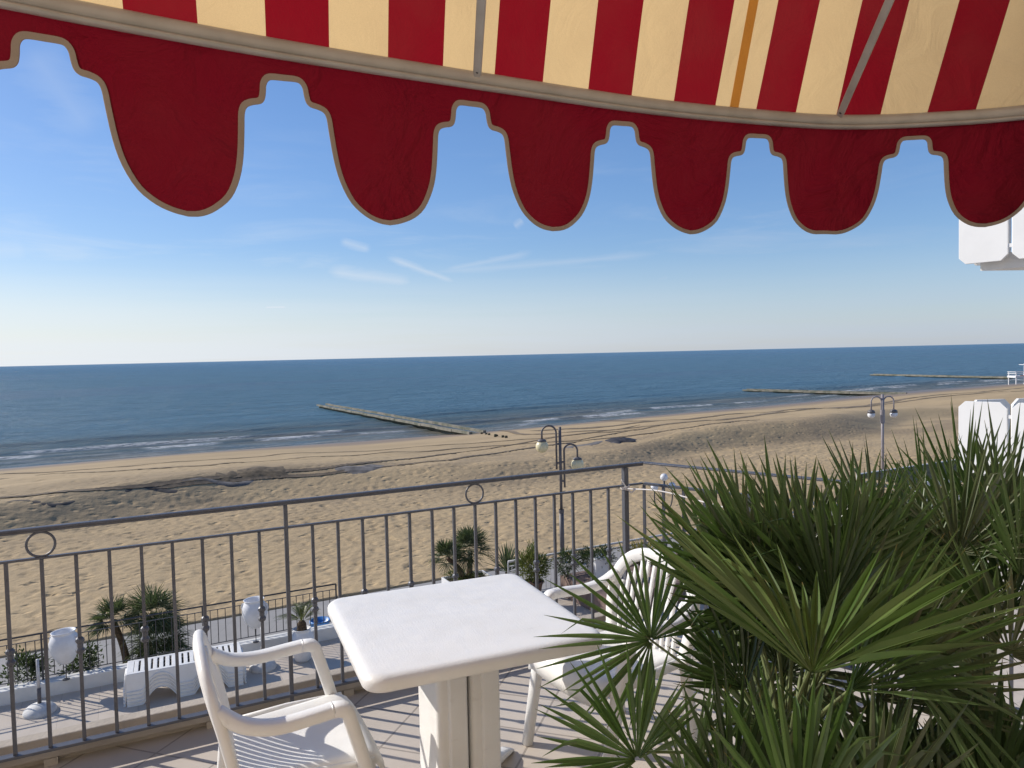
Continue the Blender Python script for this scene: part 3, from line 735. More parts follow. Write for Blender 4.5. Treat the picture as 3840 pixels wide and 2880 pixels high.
mb = MB(); NR = 9; rows = []
for r_ in range(NR + 1): rows.append([vpt(a, (d + .0) * r_ / NR) for a, d in edge])
mb.grid(rows); val = obj('valance', mb, 'cloth_red', aw, smooth=True)
# binding tape folded over the cut edge: two ribbons and an outer fold
mb = MB(); TW = .0125
def inward(i):
    a, b = edge[max(0, i - 1)], edge[min(len(edge) - 1, i + 1)]; t = Vector((b[0] - a[0], b[1] - a[1])); t.normalize(); return Vector((t.y, -t.x))
pin = []
for i in range(len(edge)):
    v = Vector((0, 0))
    for k in (-2, -1, 0, 1, 2): v += inward(max(0, min(len(edge) - 1, i + k)))
    v.normalize(); pin.append(v)
for side in (-.0028, .0028):
    rows = []
    for j in (0, .5, 1):
        rows.append([vpt(edge[i][0] + pin[i].x * TW * j, edge[i][1] + pin[i].y * TW * j) + Vector((0, side, 0)) * (0.3 if j == 0 else 1) for i in range(len(edge))])
    mb.grid(rows)
obj('binding', mb, 'cloth_trim', val, smooth=True)

# hotel wall the awning hangs from (behind the viewer)
hw = thing('hotel_facade', 'plain hotel wall with a glazed balcony door behind the terrace', 'building', tuple(W(0, -1.1, 0)))
mb = MB(); mb.box(W(-3.7, -1.25, 1.2), (5.4, .3, 9), S, N, Z); mb.box(W(4.3, -1.25, 1.2), (6.6, .3, 9), S, N, Z); mb.box(W(0, -1.25, 3.96), (2.0, .3, 3.48), S, N, Z); mb.box(W(0, -1.25, -1.66), (2.0, .3, 3.28), S, N, Z)
obj('wall', mb, 'facade', hw)
mb = MB(); 
for sx in (-.95, 0, .95): mb.box(W(sx, -1.2, 1.1), (.09, .08, 2.2), S, N, Z)
for zz in (.04, 2.16): mb.box(W(0, -1.2, zz), (1.99, .079, .08), S, N, Z)
dr = obj('balcony_door', mb, 'panel', hw); mb = MB(); mb.box(W(0, -1.22, 1.1), (1.9, .02, 2.1), S, N, Z); obj('pane', mb, 'glass', dr)

# ------------------------------------------------------------------ table
TA = R(22.5); TC = (-.222, 2.590)
tb = thing('garden_table', 'square white plastic garden table on a panelled pedestal', 'table', (0, 0, 0))
def rrect(hx, hy, r_, n=8):
    out = []
    for cx, cy, a0 in ((hx - r_, hy - r_, 0), (-hx + r_, hy - r_, 90), (-hx + r_, -hy + r_, 180), (hx - r_, -hy + r_, 270)):
        for k in range(n + 1): a = R(a0 + 90 * k / n); out.append((cx + r_ * math.cos(a), cy + r_ * math.sin(a)))
    return out
mb = MB(); H = .402; rings = []
for inset, z in ((.010, .673), (.004, .674), (.0, .679), (.0, .699), (.003, .706), (.009, .7125), (.018, .7175), (.030, .7195), (.045, .7200), (.10, .7200)):
    rings.append([(x, y, z) for x, y in rrect(H - inset, H - inset, .066 - min(inset, .045))])
nn_ = len(rings[0]); pts = [p for r_ in rings for p in r_]; fs = []
for i in range(len(rings) - 1):
    for k in range(nn_): fs.append((i * nn_ + k, i * nn_ + (k + 1) % nn_, (i + 1) * nn_ + (k + 1) % nn_, (i + 1) * nn_ + k))
fs.append(tuple((len(rings) - 1) * nn_ + k for k in range(nn_)))
mb.add(pts, fs)
mb.add([(x * .985, y * .985, .674) for x, y, z in rings[0]] + [(x * .97, y * .97, .700) for x, y, z in rings[0]], [(k, (k + 1) % nn_, (k + 1) % nn_ + nn_, k + nn_)[::-1] for k in range(nn_)] + [tuple(range(2 * nn_ - 1, nn_ - 1, -1))])
obj('tabletop', mb, 'plastic', tb, smooth=True)
for sx in (-1, 1):
    mb = MB(); cx = sx * .0595
    ring = lambda z, hx, hy: [(cx + x, y, z) for x, y in rrect(hx, hy, .022, 5)]
    sec = [(0, .062, .22), (.02, .061, .21), (.05, .059, .18), (.12, .056, .135), (.3, .055, .130), (.66, .056, .136), (.70, .060, .16)]
    rs = [ring(z, a, b) for z, a, b in sec]; n_ = len(rs[0]); pts = [p for r_ in rs for p in r_]
    fs = [(i * n_ + k, i * n_ + (k + 1) % n_, (i + 1) * n_ + (k + 1) % n_, (i + 1) * n_ + k) for i in range(len(rs) - 1) for k in range(n_)] + [tuple(range(n_ - 1, -1, -1))]
    mb.add(pts, fs)
    # raised moulded pilaster on the faces towards and away from us
    for sy in (-1, 1): mb.sweep([(cx + .016, sy * .128, .10), (cx + .016, sy * .130, .655)], (.070, .036), (1, 0, 0), 12, True, 5)
    obj('leg', mb, 'plastic', tb, smooth=False, bevel=.006)
mb = MB()
for sx, sy in ((-1, -1), (1, -1), (1, 1), (-1, 1)):
    mb.sweep([(sx * .09, sy * .10, .05), (sx * .18, sy * .18, .045), (sx * .27, sy * .26, .025), (sx * .31, sy * .30, .006)], [(.09, .05), (.085, .045), (.075, .03), (.06, .012)], Vector((sx, -sy, 0)), 10)
obj('foot', mb, 'plastic', tb, smooth=True)
tb.location = (TC[0], TC[1], 0); tb.rotation_euler = (0, 0, TA)

# ------------------------------------------------------------------ chairs
def make_chair(label):
    t = thing('garden_chair', label, 'chair', (0, 0, 0), 'white plastic garden chairs around the table')
    # seat: dished shell, front edge rolled over
    mb = MB(); rows = []; NXs, NYs = 15, 19
    for j in range(NYs):
        v = j / (NYs - 1); y = -.195 + .425 * v; row = []
        hw_ = .205 + .045 * v
        for i in range(NXs):
            q = -1 + 2 * i / (NXs - 1); z = .425 - .012 * (1 - q * q) - .020 * math.sin(v * math.pi) * (1 - q * q) + .012 * v
            if v > .86: k = (v - .86) / .14; z -= .055 * k * k; 
            if abs(q) > .93: z -= .018
            row.append((q * hw_, y + (.012 * (1 - q * q) * v), z))
        rows.append(row)
    last = [(x, y + .004, z - .045) for x, y, z in rows[-1]]; rows.append(last)
    mb.grid(rows); obj('seat', mb, 'plastic', t, smooth=True, solid=.006)
    mb = MB()
    for sx in (-1, 1): mb.sweep([(sx * .207, -.198, .405), (sx * .235, 0, .405), (sx * .246, .200, .398)], (.026, .040), (1, 0, 0), 10)
    mb.sweep([(-.207, -.198, .40), (.207, -.198, .40)], (.04, .02), Z, 10); obj('seat_rim', mb, 'plastic', t, smooth=True)
    # back hoop
    hoop = catmull([(.222, -.195, .42), (.240, -.212, .51), (.243, -.232, .60), (.224, -.252, .672), (.168, -.268, .730), (.088, -.277, .762), (0, -.280, .770)], 6)
    full = hoop + [Vector((-p.x, p.y, p.z)) for p in hoop[::-1][1:]]
    wide = []; secs = []
    for p in full:
        q = Vector((p.x * .9, 0, (p.z - .56) * 1.0)); 
        if p.z < .56: q = Vector((p.x, 0, 0))
        wide.append(q.normalized()); secs.append((.056, .034))
    mb = MB(); mb.sweep(full, secs, wide, 12, True, 2.6); obj('backrest_frame', mb, 'plastic', t, smooth=True)
    mb = MB(); pass
    nsl = 11
    for k in range(nsl):
        q = -1 + 2 * k / (nsl - 1); xt = q * .195; zt = .752 - .130 * abs(q) ** 2.4; xb = q * .165
        s_ = MB(); s_.sweep(catmull([(xb, -.190, .405), (xb * 1.04, -.200, .50), ((xb * .45 + xt * .55) , -.228, .62), (xt, -.262 + .012 * q * q, zt)], 4), (.0205, .011), (1, 0, 0), 8, True, 3)
        obj('back_slat', s_, 'plastic', t, smooth=True)
    for sx in (-1, 1):
        arm = fillet(catmull([(sx * .232, -.243, .655), (sx * .256, -.175, .612), (sx * .272, -.09, .596), (sx * .274, .01, .602), (sx * .272, .075, .608)], 5), .02)
        sec = [(.054, .040)] * len(arm)
        s_ = MB(); s_.sweep(arm, sec, (1, 0, 0), 12, True, 3.2); obj('armrest', s_, 'plastic', t, smooth=True)
        leg = fillet([(sx * .272, .065, .608), (sx * .272, .113, .604), (sx * .258, .165, .42), (sx * .250, .250, 0)], .05, 6)
        s_ = MB(); s_.sweep(leg, [(.054, .040)] * 2 + [(.056, .042)] * (len(leg) - 3) + [(.044, .040)], (1, 0, 0), 12, True, 3.2); obj('leg', s_, 'plastic', t, smooth=True)
        s_ = MB(); s_.sweep([(sx * .224, -.196, .44), (sx * .232, -.215, .25), (sx * .240, -.262, 0)], [(.050, .040), (.045, .038), (.036, .034)], (1, 0, 0), 12, True, 3.2); obj('leg', s_, 'plastic', t, smooth=True)
    return t
ch1 = make_chair('white plastic armchair left of the table, slats shading its seat')
ch2 = copy_tree(ch1); ch2['label'] = 'white plastic armchair with sunlit slatted back behind the palm leaves'
ch1.location = (-.735, 2.345, 0); ch1.rotation_euler = (0, 0, R(25 - 90))
ch2.location = (.375, 2.95, 0); ch2.rotation_euler = (0, 0, R(212 - 90))

# ------------------------------------------------------------------ foliage helpers
def leaflet(mb, base, d, nrm, L, wd, fold=.35, droop=.1, seg=6, bend=None, rnd=None, web=None):
    d = d.normalized(); sd = d.cross(nrm)
    if sd.length < 1e-3: sd = d.orthogonal()
    sd.normalize(); nr = sd.cross(d).normalized(); pts = []; vs = []
    for i in range(seg + 1):
        t = i / seg; c = base + d * (L * t) - Z * (droop * L * t * t)
        if bend is not None and t > bend: c -= Z * (L * (t - bend) * .55) ; c -= d * (L * (t - bend) * .25)
        wv = (wd * (.30 + .70 * min(1, t / .42)) if web is None else min(wd, max(.004, t * L * web * 1.08))) if t < .42 else wd * (1 - ((t - .42) / .58) ** 1.9)
        wv = max(wv, .0006)
        pts += [c + sd * wv / 2 + nr * wv * fold, c, c - sd * wv / 2 + nr * wv * fold]; vs += [t, t, t]
    fs = []
    for i in range(seg): a = i * 3; fs += [(a, a + 1, a + 4, a + 3), (a + 1, a + 2, a + 5, a + 4)]
    u = random.random() if rnd is None else rnd
    mb.add(pts, fs, [max(u, .01)] * len(pts), [max(q, .001) for q in vs])
def fan(mb, hub, axis, nrm, n, spread, L, wd, droop=.08, cone=.15, seg=6, jit=.045, short=.45, mid=False):
    axis = Vector(axis).normalized(); nrm = Vector(nrm); nrm = (nrm - axis * nrm.dot(axis)).normalized(); sd = axis.cross(nrm)
    for i in range(n):
        q = -1 + 2 * (i + .5) / n; a = R(spread / 2) * q + random.uniform(-jit, jit)
        d = axis * math.cos(a) + sd * math.sin(a) + nrm * (cone * (.5 + 1.6 * abs(q)) + random.uniform(-.07, .07) + (.10 if i % 2 else -.03))
        l = L * (1 - short * abs(q) ** 2.2) * random.uniform(.84, 1.06)
        if mid: l = L * (.46 + .60 * min(1, abs(q) * 1.5)) * (1 - .55 * max(0, abs(q) - .72) / .28) * random.uniform(.8, 1.05)
        leaflet(mb, hub + d * .006, d, nrm, l, wd * random.uniform(.8, 1.1), random.uniform(.25, .6), droop * random.uniform(.3, 2.2), seg, random.uniform(.5, .8) if random.random() < .13 else None, None, R(spread) / n if seg > 4 else None)
def camvec(x, y, z): return rt * x + up * y + fw * z

def big_palm(label, base, trunk_h, fronds, potr, pot_mat='pot_white', cat='palm', grp='potted fan palms on the terrace'):
    base = Vector(base); t = thing('fan_palm', label, cat, tuple(base), grp)
    mb = MB(); mb.lathe([(0, .01), (potr * .72, .01), (potr * .76, .03), (potr * .95, .30), (potr, .33), (potr * 1.06, .335), (potr * 1.06, .37), (potr * .96, .37), (potr * .93, .33), (0, .33)], base, 28); obj('pot', mb, pot_mat, t, smooth=False)
    mb = MB(); mb.lathe([(0, .345), (potr * .92, .340)], base, 20); obj('soil', mb, 'soil', t)
    mb = MB(); cb = base + Z * .33; hh = trunk_h
    mb.lathe([(.055, 0), (.07, .05), (.062, hh * .5), (.07, hh * .85), (.04, hh), (0, hh + .02)], cb, 12); obj('trunk', mb, 'trunk', t)
    crown = cb + Z * hh
    for fr in fronds:
        px, py, dp, ax, nr, n, spread, L, wd, droop, cone, mt_ = fr
        hub = P(px, py, d=dp) if not isinstance(px, Vector) else px
        ax = camvec(*ax); nr = camvec(*nr)
        f = MB(); fan(f, hub, ax, nr, n, spread, L, wd, droop, cone, 7, mid=(mt_ == Bm))
        fo = obj('frond', f, mt_, t)
        pt = MB(); dv = hub - crown; mid = crown + dv * .45 + Z * (.10 * dv.length) + Vector((dv.x, dv.y, 0)) * -.06
        pt.tube(catmull([crown, mid, hub + ax.normalized() * .02], 6), [.0075 - .0045 * k / 12 for k in range(13)], 6); obj('petiole', pt, 'stem', fo, smooth=True)
    return t
K = 'leaf'; Bm = 'leaf_bright'; Kd = 'leaf_deep'; Ko = 'leaf_pale'
FR1 = [  # px, py, depth, axis(right,up,away), normal, n, spread, L, width, droop, cone
    (651, 640, 2.00, (-.72, .52, .05), (.15, .1, -1), 34, 262, .330, .0125, .06, .08, K),
    (812, 674, 1.45, (.22, .32, .80), (.05, .85, -.42), 36, 168, .535, .0195, .05, .22, Bm),
    (637, 759, 1.70, (-.48, .80, .10), (.1, .2, -1), 32, 190, .290, .0135, .05, .06, K),
    (776, 596, 1.88, (-.55, .84, .10), (.3, .2, -1), 26, 105, .440, .0205, .03, .08, K),
    (835, 612, 1.85, (-.80, .60, .05), (.1, .5, -1), 24, 110, .420, .0180, .06, .10, K),
    (860, 590, 2.05, (.05, 1, .10), (-.2, .1, -1), 26, 120, .400, .0215, .02, .10, K),
    (820, 600, 2.15, (-.35, 1, .2), (-.4, .1, -1), 24, 110, .390, .0200, .02, .12, K),
    (893, 661, 1.62, (.78, -.30, .25), (.1, .8, -.7), 22, 130, .430, .0150, .25, .05, K),
    (730, 812, 1.58, (-.10, 1, .15), (.4, .1, -1), 26, 105, .360, .0165, .04, .10, K),
    (800, 835, 1.50, (.12, 1, .05), (-.3, .1, -1), 24, 110, .400, .0180, .04, .10, K),
    (690, 800, 1.75, (.25, 1, .15), (.7, .1, -1), 22, 110, .340, .0130, .05, .12, K),
    (760, 725, 1.95, (-.3, .9, .4), (.1, .5, -1), 22, 160, .330, .0120, .12, .12, K),
    (870, 830, 1.55, (.35, 1, .05), (.1, .2, -1), 22, 110, .370, .0170, .05, .10, K),
    (845, 640, 1.95, (.75, .55, .35), (-.1, .5, -1), 26, 150, .420, .0180, .08, .10, K),
    (780, 650, 2.05, (.0, .9, .55), (.4, .6, -1), 22, 190, .330, .0150, .08, .10, K),
]
FR2 = [
    (905, 600, 2.25, (.30, 1, .15), (-.5, .2, -1), 26, 130, .400, .0180, .03, .10, K),
    (940, 575, 2.45, (-.15, 1, .15), (.4, .1, -1), 26, 140, .400, .0150, .03, .10, K),
    (986, 548, 2.30, (.02, 1, .05), (0, .1, -1), 30, 125, .400, .0150, .02, .06, K),
    (1020, 575, 2.10, (.10, 1, .10), (.3, .2, -1), 28, 130, .410, .0150, .03, .10, K),
    (991, 623, 2.00, (-.62, .50, .30), (0, .3, -1), 18, 130, .300, .0200, .06, .06, K),
    (930, 640, 2.10, (.2, .9, .5), (-.3, .5, -1), 24, 190, .360, .0140, .10, .10, K),
    (1010, 655, 1.95, (.5, .6, .2), (0, .5, -1), 24, 180, .360, .0140, .12, .10, K),
    (960, 690, 2.05, (.05, -.75, .2), (0, .4, -1), 22, 120, .380, .0130, .2, .06, K),
    (1000, 720, 1.9, (-.35, -.75, .2), (0, .4, -1), 20, 120, .360, .0130, .2, .06, K),
    (935, 815, 1.70, (.10, 1, .15), (.6, .2, -1), 24, 110, .340, .0150, .05, .10, K),
    (985, 820, 1.65, (.20, 1, .15), (-.3, .2, -1), 24, 110, .360, .0160, .05, .10, K),
    (1020, 800, 1.75, (-.25, 1, .15), (.2, .2, -1), 24, 120, .330, .0150, .05, .10, K),
    (950, 610, 2.35, (-.5, .7, .3), (0, .3, -1), 24, 170, .360, .0160, .08, .10, K),
    (962, 520, 2.7, (-.06, 1, .05), (.1, .1, -1), 26, 110, .46, .0150, .02, .06, K),
    (1004, 525, 2.6, (.12, 1, .0), (-.3, .1, -1), 26, 120, .44, .0150, .02, .06, K),
    (925, 530, 2.8, (-.12, 1, .1), (.3, .1, -1), 24, 120, .42, .0140, .02, .06, K),
    (960, 590, 2.6, (.3, .8, .3), (.1, .3, -1), 26, 180, .38, .0150, .05, .08, K),
    (900, 560, 2.5, (-.25, 1, .2), (.3, .2, -1), 24, 120, .36, .0140, .04, .1, K),
    (880, 625, 2.2, (-.2, .8, .5), (.3, .5, -1), 24, 200, .34, .0150, .08, .1, K),
]
def extra(lst, n, x0, x1, y0, y1, d0, d1, L0, L1, mats, upb=.8):
    for _ in range(n):
        x = random.uniform(x0, x1); y = random.uniform(y0, y1); ax_ = (random.uniform(-.8, .8), random.uniform(upb * .5, 1.1), random.uniform(-.2, .7))
        lst.append((x, y, random.uniform(d0, d1), ax_, (random.uniform(-.7, .7), random.uniform(-.1, .7), -1), random.randint(22, 28), random.uniform(95, 175), random.uniform(L0, L1), random.uniform(.013, .019), random.uniform(.02, .14), random.uniform(.05, .14), random.choice(mats)))
extra(FR1, 9, 735, 850, 600, 700, 1.8, 2.15, .30, .42, [K, Kd, Kd, Ko])
extra(FR1, 9, 690, 900, 790, 860, 1.5, 1.95, .30, .40, [K, Kd, Ko, K])
extra(FR2, 16, 850, 1030, 545, 660, 2.1, 2.7, .30, .42, [Kd, Kd, K, Ko])
extra(FR2, 5, 900, 1040, 780, 850, 1.7, 2.1, .28, .38, [Kd, K, Ko])
for lst in (FR1, FR2):
    for i_, fr in enumerate(lst):
        if fr[11] == K and i_ > 2: lst[i_] = fr[:11] + (random.choice([K, K, Kd, Ko]),)
FR1 += [(742, 585, 2.00, (-.42, 1, .12), (.4, .2, -1), 26, 95, .40, .0150, .03, .08, Ko), (718, 600, 2.05, (-.30, 1, .10), (-.2, .2, -1), 22, 85, .37, .0130, .03, .06, K), (845, 560, 2.00, (.25, 1, .15), (.3, .2, -1), 26, 120, .34, .0150, .04, .08, K), (800, 560, 2.05, (-.15, 1, .25), (-.3, .2, -1), 26, 115, .33, .0150, .04, .08, Ko),
        (880, 700, 1.75, (.85, .50, .1), (0, .5, -1), 26, 95, .44, .0150, .05, .08, Ko), (850, 690, 1.60, (.80, .62, .15), (.1, .5, -1), 24, 80, .46, .0150, .04, .08, K), (745, 690, 1.8, (-.5, .85, .2), (.1, .3, -1), 24, 110, .28, .0130, .06, .08, Kd)]
big_palm('large potted fan palm in the foreground, its leaves over the table corner', (.66, 1.78, 0), .22, FR1, .21)
big_palm('tall dark fan palm at the right edge, leaves against the white balcony', (1.42, 2.18, 0), .25, FR2, .22)

# small fan palms, yucca, shrubs seen below
def crown_fans(mb, c, r_, nf, nl, wd, up_bias=.25, L=None, droop=.15):
    c = Vector(c)
    for k in range(nf):
        a = random.uniform(0, 2 * math.pi); e = random.uniform(-.75, 1.2) + up_bias * .6
        d = Vector((math.cos(a) * math.cos(e), math.sin(a) * math.cos(e), math.sin(e)))
        fan(mb, c + d * r_ * .42, d, Z + Vector((random.uniform(-.3, .3), random.uniform(-.3, .3), 0)), nl, 200, (L or r_ * .62), wd, droop, .1, 3)
def far_palm(label, base, trunks, grp=None, box=None):
    base = Vector(base); t = thing('fan_palm', label, 'palm', tuple(base), grp)
    for (tip, r_, nf) in trunks:
        tip = Vector(tip); m_ = MB(); m_.tube(catmull([base + Vector(((tip.x - base.x) * .2, 0, 0)), base.lerp(tip, .5) + Vector((.03, 0, 0)), tip - Z * .02], 4), [.085 - .03 * k / 8 for k in range(9)], 8); obj('trunk', m_, 'trunk', t)
        m_ = MB(); crown_fans(m_, tip, r_, int(nf * 2.0), 20, .020, .25, r_ * .75); obj('crown', m_, 'leaf_far', t)
    return t
def shrub(label, c, rad, nleaf, leafL, leafW, mat, cat='shrub', ground=None, grp=None, pot=None, upright=.3):
    c = Vector(c); gz = ground if ground is not None else c.z - rad[2]
    t = thing('leafy_shrub', label, cat, (c.x, c.y, gz), grp)
    m_ = MB()
    for k in range(7):
        a = random.uniform(0, 6.28); e = Vector((math.cos(a) * rad[0] * .55, math.sin(a) * rad[1] * .55, random.uniform(-.1, .6) * rad[2]))
        m_.tube([Vector((c.x, c.y, gz)), Vector((c.x, c.y, (gz + c.z) / 2 - .1)) + e * .3, c + e], [.012, .009, .004], 5)
    obj('stems', m_, 'twig', t)
    m_ = MB(); cl = []
    for k in range(26):
        v = Vector((random.gauss(0, 1), random.gauss(0, 1), random.gauss(0, 1))).normalized() * random.uniform(.35, 1.0); cl.append(Vector((v.x * rad[0], v.y * rad[1], v.z * rad[2])))
    for k in range(nleaf):
        cc = random.choice(cl); p = c + cc * .85 + Vector((random.gauss(0, rad[0] * .17), random.gauss(0, rad[1] * .17), random.gauss(0, rad[2] * .17)))
        d = (p - c).normalized() + Vector((random.gauss(0, .5), random.gauss(0, .5), random.gauss(0, .4) + upright))
        leaflet(m_, p, d, Vector((random.gauss(0, 1), random.gauss(0, 1), 1)), leafL * random.uniform(.6, 1.2), leafW * random.uniform(.7, 1.2), .2, .1, 2)
    obj('foliage', m_, mat, t)
    if pot:
        r_, h, pm = pot; m_ = MB(); m_.lathe([(0, 0), (r_ * .7, 0), (r_, h * .9), (r_ * 1.08, h * .9), (r_ * 1.08, h), (r_ * .95, h), (r_ * .92, h * .85), (0, h * .85)], (c.x, c.y, gz), 20); obj('pot', m_, pm, t)
    return t
def onN(px, py, n):
    """point of the view ray that meets the vertical plane at distance n from the hotel"""
    v = P(px, py, d=1) - Vector((0, 0, EYE)); return Vector((0, 0, EYE)) + v * (n / v.dot(N))

# ------------------------------------------------------------------ lower terrace things
lr = thing('lower_railing', 'thin dark railing standing on the white kerb of the lower terrace', 'railing', tuple(W(3.8, 15.56, KTOP)))
mb = MB(); mb.tube([W(-12, 15.56, -3.20), W(3.86, 15.56, -3.20)], .016, 8); obj('handrail', mb, 'rail_dark', lr, smooth=True)
mb = MB(); mb.bar(W(-12, 15.56, -3.31), W(3.86, 15.56, -3.31), .018, .012); obj('middle_rail', mb, 'rail_dark', lr)
mb = MB(); mb.bar(W(-12, 15.56, -3.99), W(3.86, 15.56, -3.99), .018, .012); obj('bottom_rail', mb, 'rail_dark', lr)
k = 0
for i in range(46):
    s_ = 3.72 - i * .14; m_ = MB(); m_.bar(W(s_, 15.56, -3.984), W(s_, 15.56, -3.316), .014, .014, N); obj('baluster', m_, 'rail_dark', lr)
for s_ in (3.86, 1.2, -1.5, -4.2):
    m_ = MB(); m_.box(W(s_, 15.56, -3.625), (.03, .03, .85), S, N, Z); obj('post', m_, 'rail_dark', lr)
wr = thing('white_railing', 'pale pipe railing with thin white balusters beside the promenade', 'railing', tuple(W(8.2, 15.4, -4.27)))
mb = MB(); mb.tube([W(8.0, 15.45, -3.33), W(24, 15.45, -3.33)], .028, 10); obj('handrail', mb, 'rail_white', wr, smooth=True)
mb = MB(); mb.tube([W(8.0, 15.45, -3.45), W(24, 15.45, -3.45)], .016, 8); obj('middle_rail', mb, 'rail_white', wr, smooth=True)
mb = MB(); mb.bar(W(8.0, 15.45, -4.18), W(24, 15.45, -4.18), .02, .015); obj('bottom_rail', mb, 'rail_white', wr)
for i in range(66):
    s_ = 8.1 + i * .135; m_ = MB(); m_.bar(W(s_, 15.45, -4.172), W(s_, 15.45, -3.464), .010, .010, N); obj('baluster', m_, 'rail_white', wr)
for s_ in (8.0, 11.0, 14.0, 17.0):
    m_ = MB(); m_.tube([W(s_, 15.45, -4.28), W(s_, 15.45, -3.35)], .02, 8); obj('post', m_, 'rail_white', wr)

# stacked loungers
def lounger(label):
    t = thing('sun_lounger', label, 'sun lounger', (0, 0, 0), 'white plastic sun loungers in one stack')
    Lh, Wh = .95, .325; mb = MB(); H_ = .30
    xs = [-.95, -.86] + [-.80 + .1 * k for k in range(17)] + [.86, .95]
    for k in range(17):      # slats across the bed
        x = -.80 + .1 * k; mb.box((x, 0, H_ + .0), (.066, .50, .016))
    for sy in (-1, 1): mb.box((0, sy * .287, H_), (1.90, .076, .018))
    mb.box((-.895, 0, H_), (.11, .498, .0175)); mb.box((.895, 0, H_), (.11, .498, .0175)); obj('bed', mb, 'plastic', t, bevel=.006)
    legs = [(-.95, -.70), (-.12, .12), (.70, .95)]
    for sy in (-1, 1):       # side skirt: arches between the legs
        m_ = MB(); top = []; bot = []
        for k in range(61):
            x = -.95 + 1.9 * k / 60; y0 = sy * .325; dz_ = .055
            for a, b in ((-.72, -.12), (.12, .72)):
                pass
            inl = min([0 if a <= x <= b else min(abs(x - a), abs(x - b)) for a, b in legs]); q = min(1, inl / .26)
            z = H_ - .055 - (1 - math.sin(q * math.pi / 2)) * (H_ - .055); top.append((x, y0, H_)); bot.append((x, y0 + sy * (H_ - z) * .10, z))
        m_.grid([top, bot]); m_.sweep([Vector(p) + Vector((0, sy * .010, .006)) for p in bot], (.030, .014), (0, 1, 0), 6); obj('side_panel', m_, 'plastic', t, solid=.008)
    for sx in (-1, 1):
        m_ = MB(); top = []; bot = []
        for k in range(21):
            y = -.325 + .65 * k / 20; q = min(1, max(0, (.325 - abs(y) - .07)) / .12); z = H_ - .06 - (1 - math.sin(q * math.pi / 2)) * (H_ - .06)
            top.append((sx * .95, y, H_)); bot.append((sx * (.95 + (H_ - z) * .1), y, z))
        m_.grid([top, bot]); m_.sweep([Vector(p) + Vector((sx * .010, 0, .006)) for p in bot], (.030, .014), (1, 0, 0), 6); obj('end_panel', m_, 'plastic', t, solid=.008)
    return t
l0 = lounger('white sun lounger standing on the floor, lowest of the stack')
LC = P(128, 708, z=LOW) + RD * .95 + RN * .36
names = ['second lounger from the floor in the white stack', 'white sun lounger in the middle of the stack of five', 'white lounger just under the top one of the stack', 'topmost white sun lounger, its slatted bed open to the sky']
for k in range(5):
    o = l0 if k == 0 else copy_tree(l0)
    if k: o['label'] = names[k - 1]
    o.location = (LC.x, LC.y, LOW + .062 * k); o.rotation_euler = (0, 0, R(25))

def parasol_base(label, p, pole):
    p = Vector(p); t = thing('parasol_base', label, 'parasol base', tuple(p), 'round parasol bases on the lower terrace')
    mb = MB(); mb.lathe([(.25, 0), (.255, .02), (.24, .06), (.19, .11), (.11, .145), (.05, .155), (.04, .16), (0, .16)], p, 28); obj('base', mb, 'stone_base', t, smooth=True)
    mb = MB(); mb.tube([p + Z * .15, p + Z * .42], .032, 12); obj('sleeve', mb, 'lamp_metal', t, smooth=True)
    mb = MB(); mb.tube([p + Z * .42, p + Z * pole], .024, 12); obj('pole', mb, 'rail_white', t, smooth=True)
parasol_base('round concrete parasol base with short pole, left of the lounger stack', P(40, 712, z=LOW), .92)
parasol_base('round parasol base with short pole, between lounger stack and cycad pot', P(263, 668, z=LOW), .80)

def urn(label, base, top_z, tilt):
    base = Vector(base); t = thing('urn_lamp', label, 'urn', tuple(base), 'white urns on rods along the kerb')
    c = Vector((base.x, base.y, top_z)); ax = Vector((tilt, 0, 1)).normalized()
    mb = MB(); mb.lathe([(.0, -.28), (.09, -.28), (.12, -.255), (.20, -.13), (.245, .0), (.245, .12), (.21, .21), (.18, .245), (.175, .27), (.205, .30), (.195, .305), (.16, .27), (.16, .23), (.0, .10)], c, 26, ax); obj('body', mb, 'pot_white', t, smooth=True)
    for sx in (-1, 1):
        m_ = MB(); m_.tube(catmull([c + Vector((sx * .15, 0, .22)), c + Vector((sx * .24, 0, .20)), c + Vector((sx * .26, 0, .12)), c + Vector((sx * .215, 0, .05))], 5), .018, 8); obj('handle', m_, 'pot_white', t, smooth=True)
    m_ = MB(); m_.tube([base, c - ax * .25], .009, 6); m_.lathe([(.06, 0), (.06, .012), (.012, .02)], base, 14); obj('rod', m_, 'rail_dark', t)
b1 = P(66.3, 679.5, z=KTOP); urn('white two-handled urn on a thin rod, nearer the left edge', b1, -3.46, -.05)
b2 = P(256, 642, z=KTOP); urn('white two-handled urn on a thin rod, beside the potted cycad', b2, -3.47, -.04)

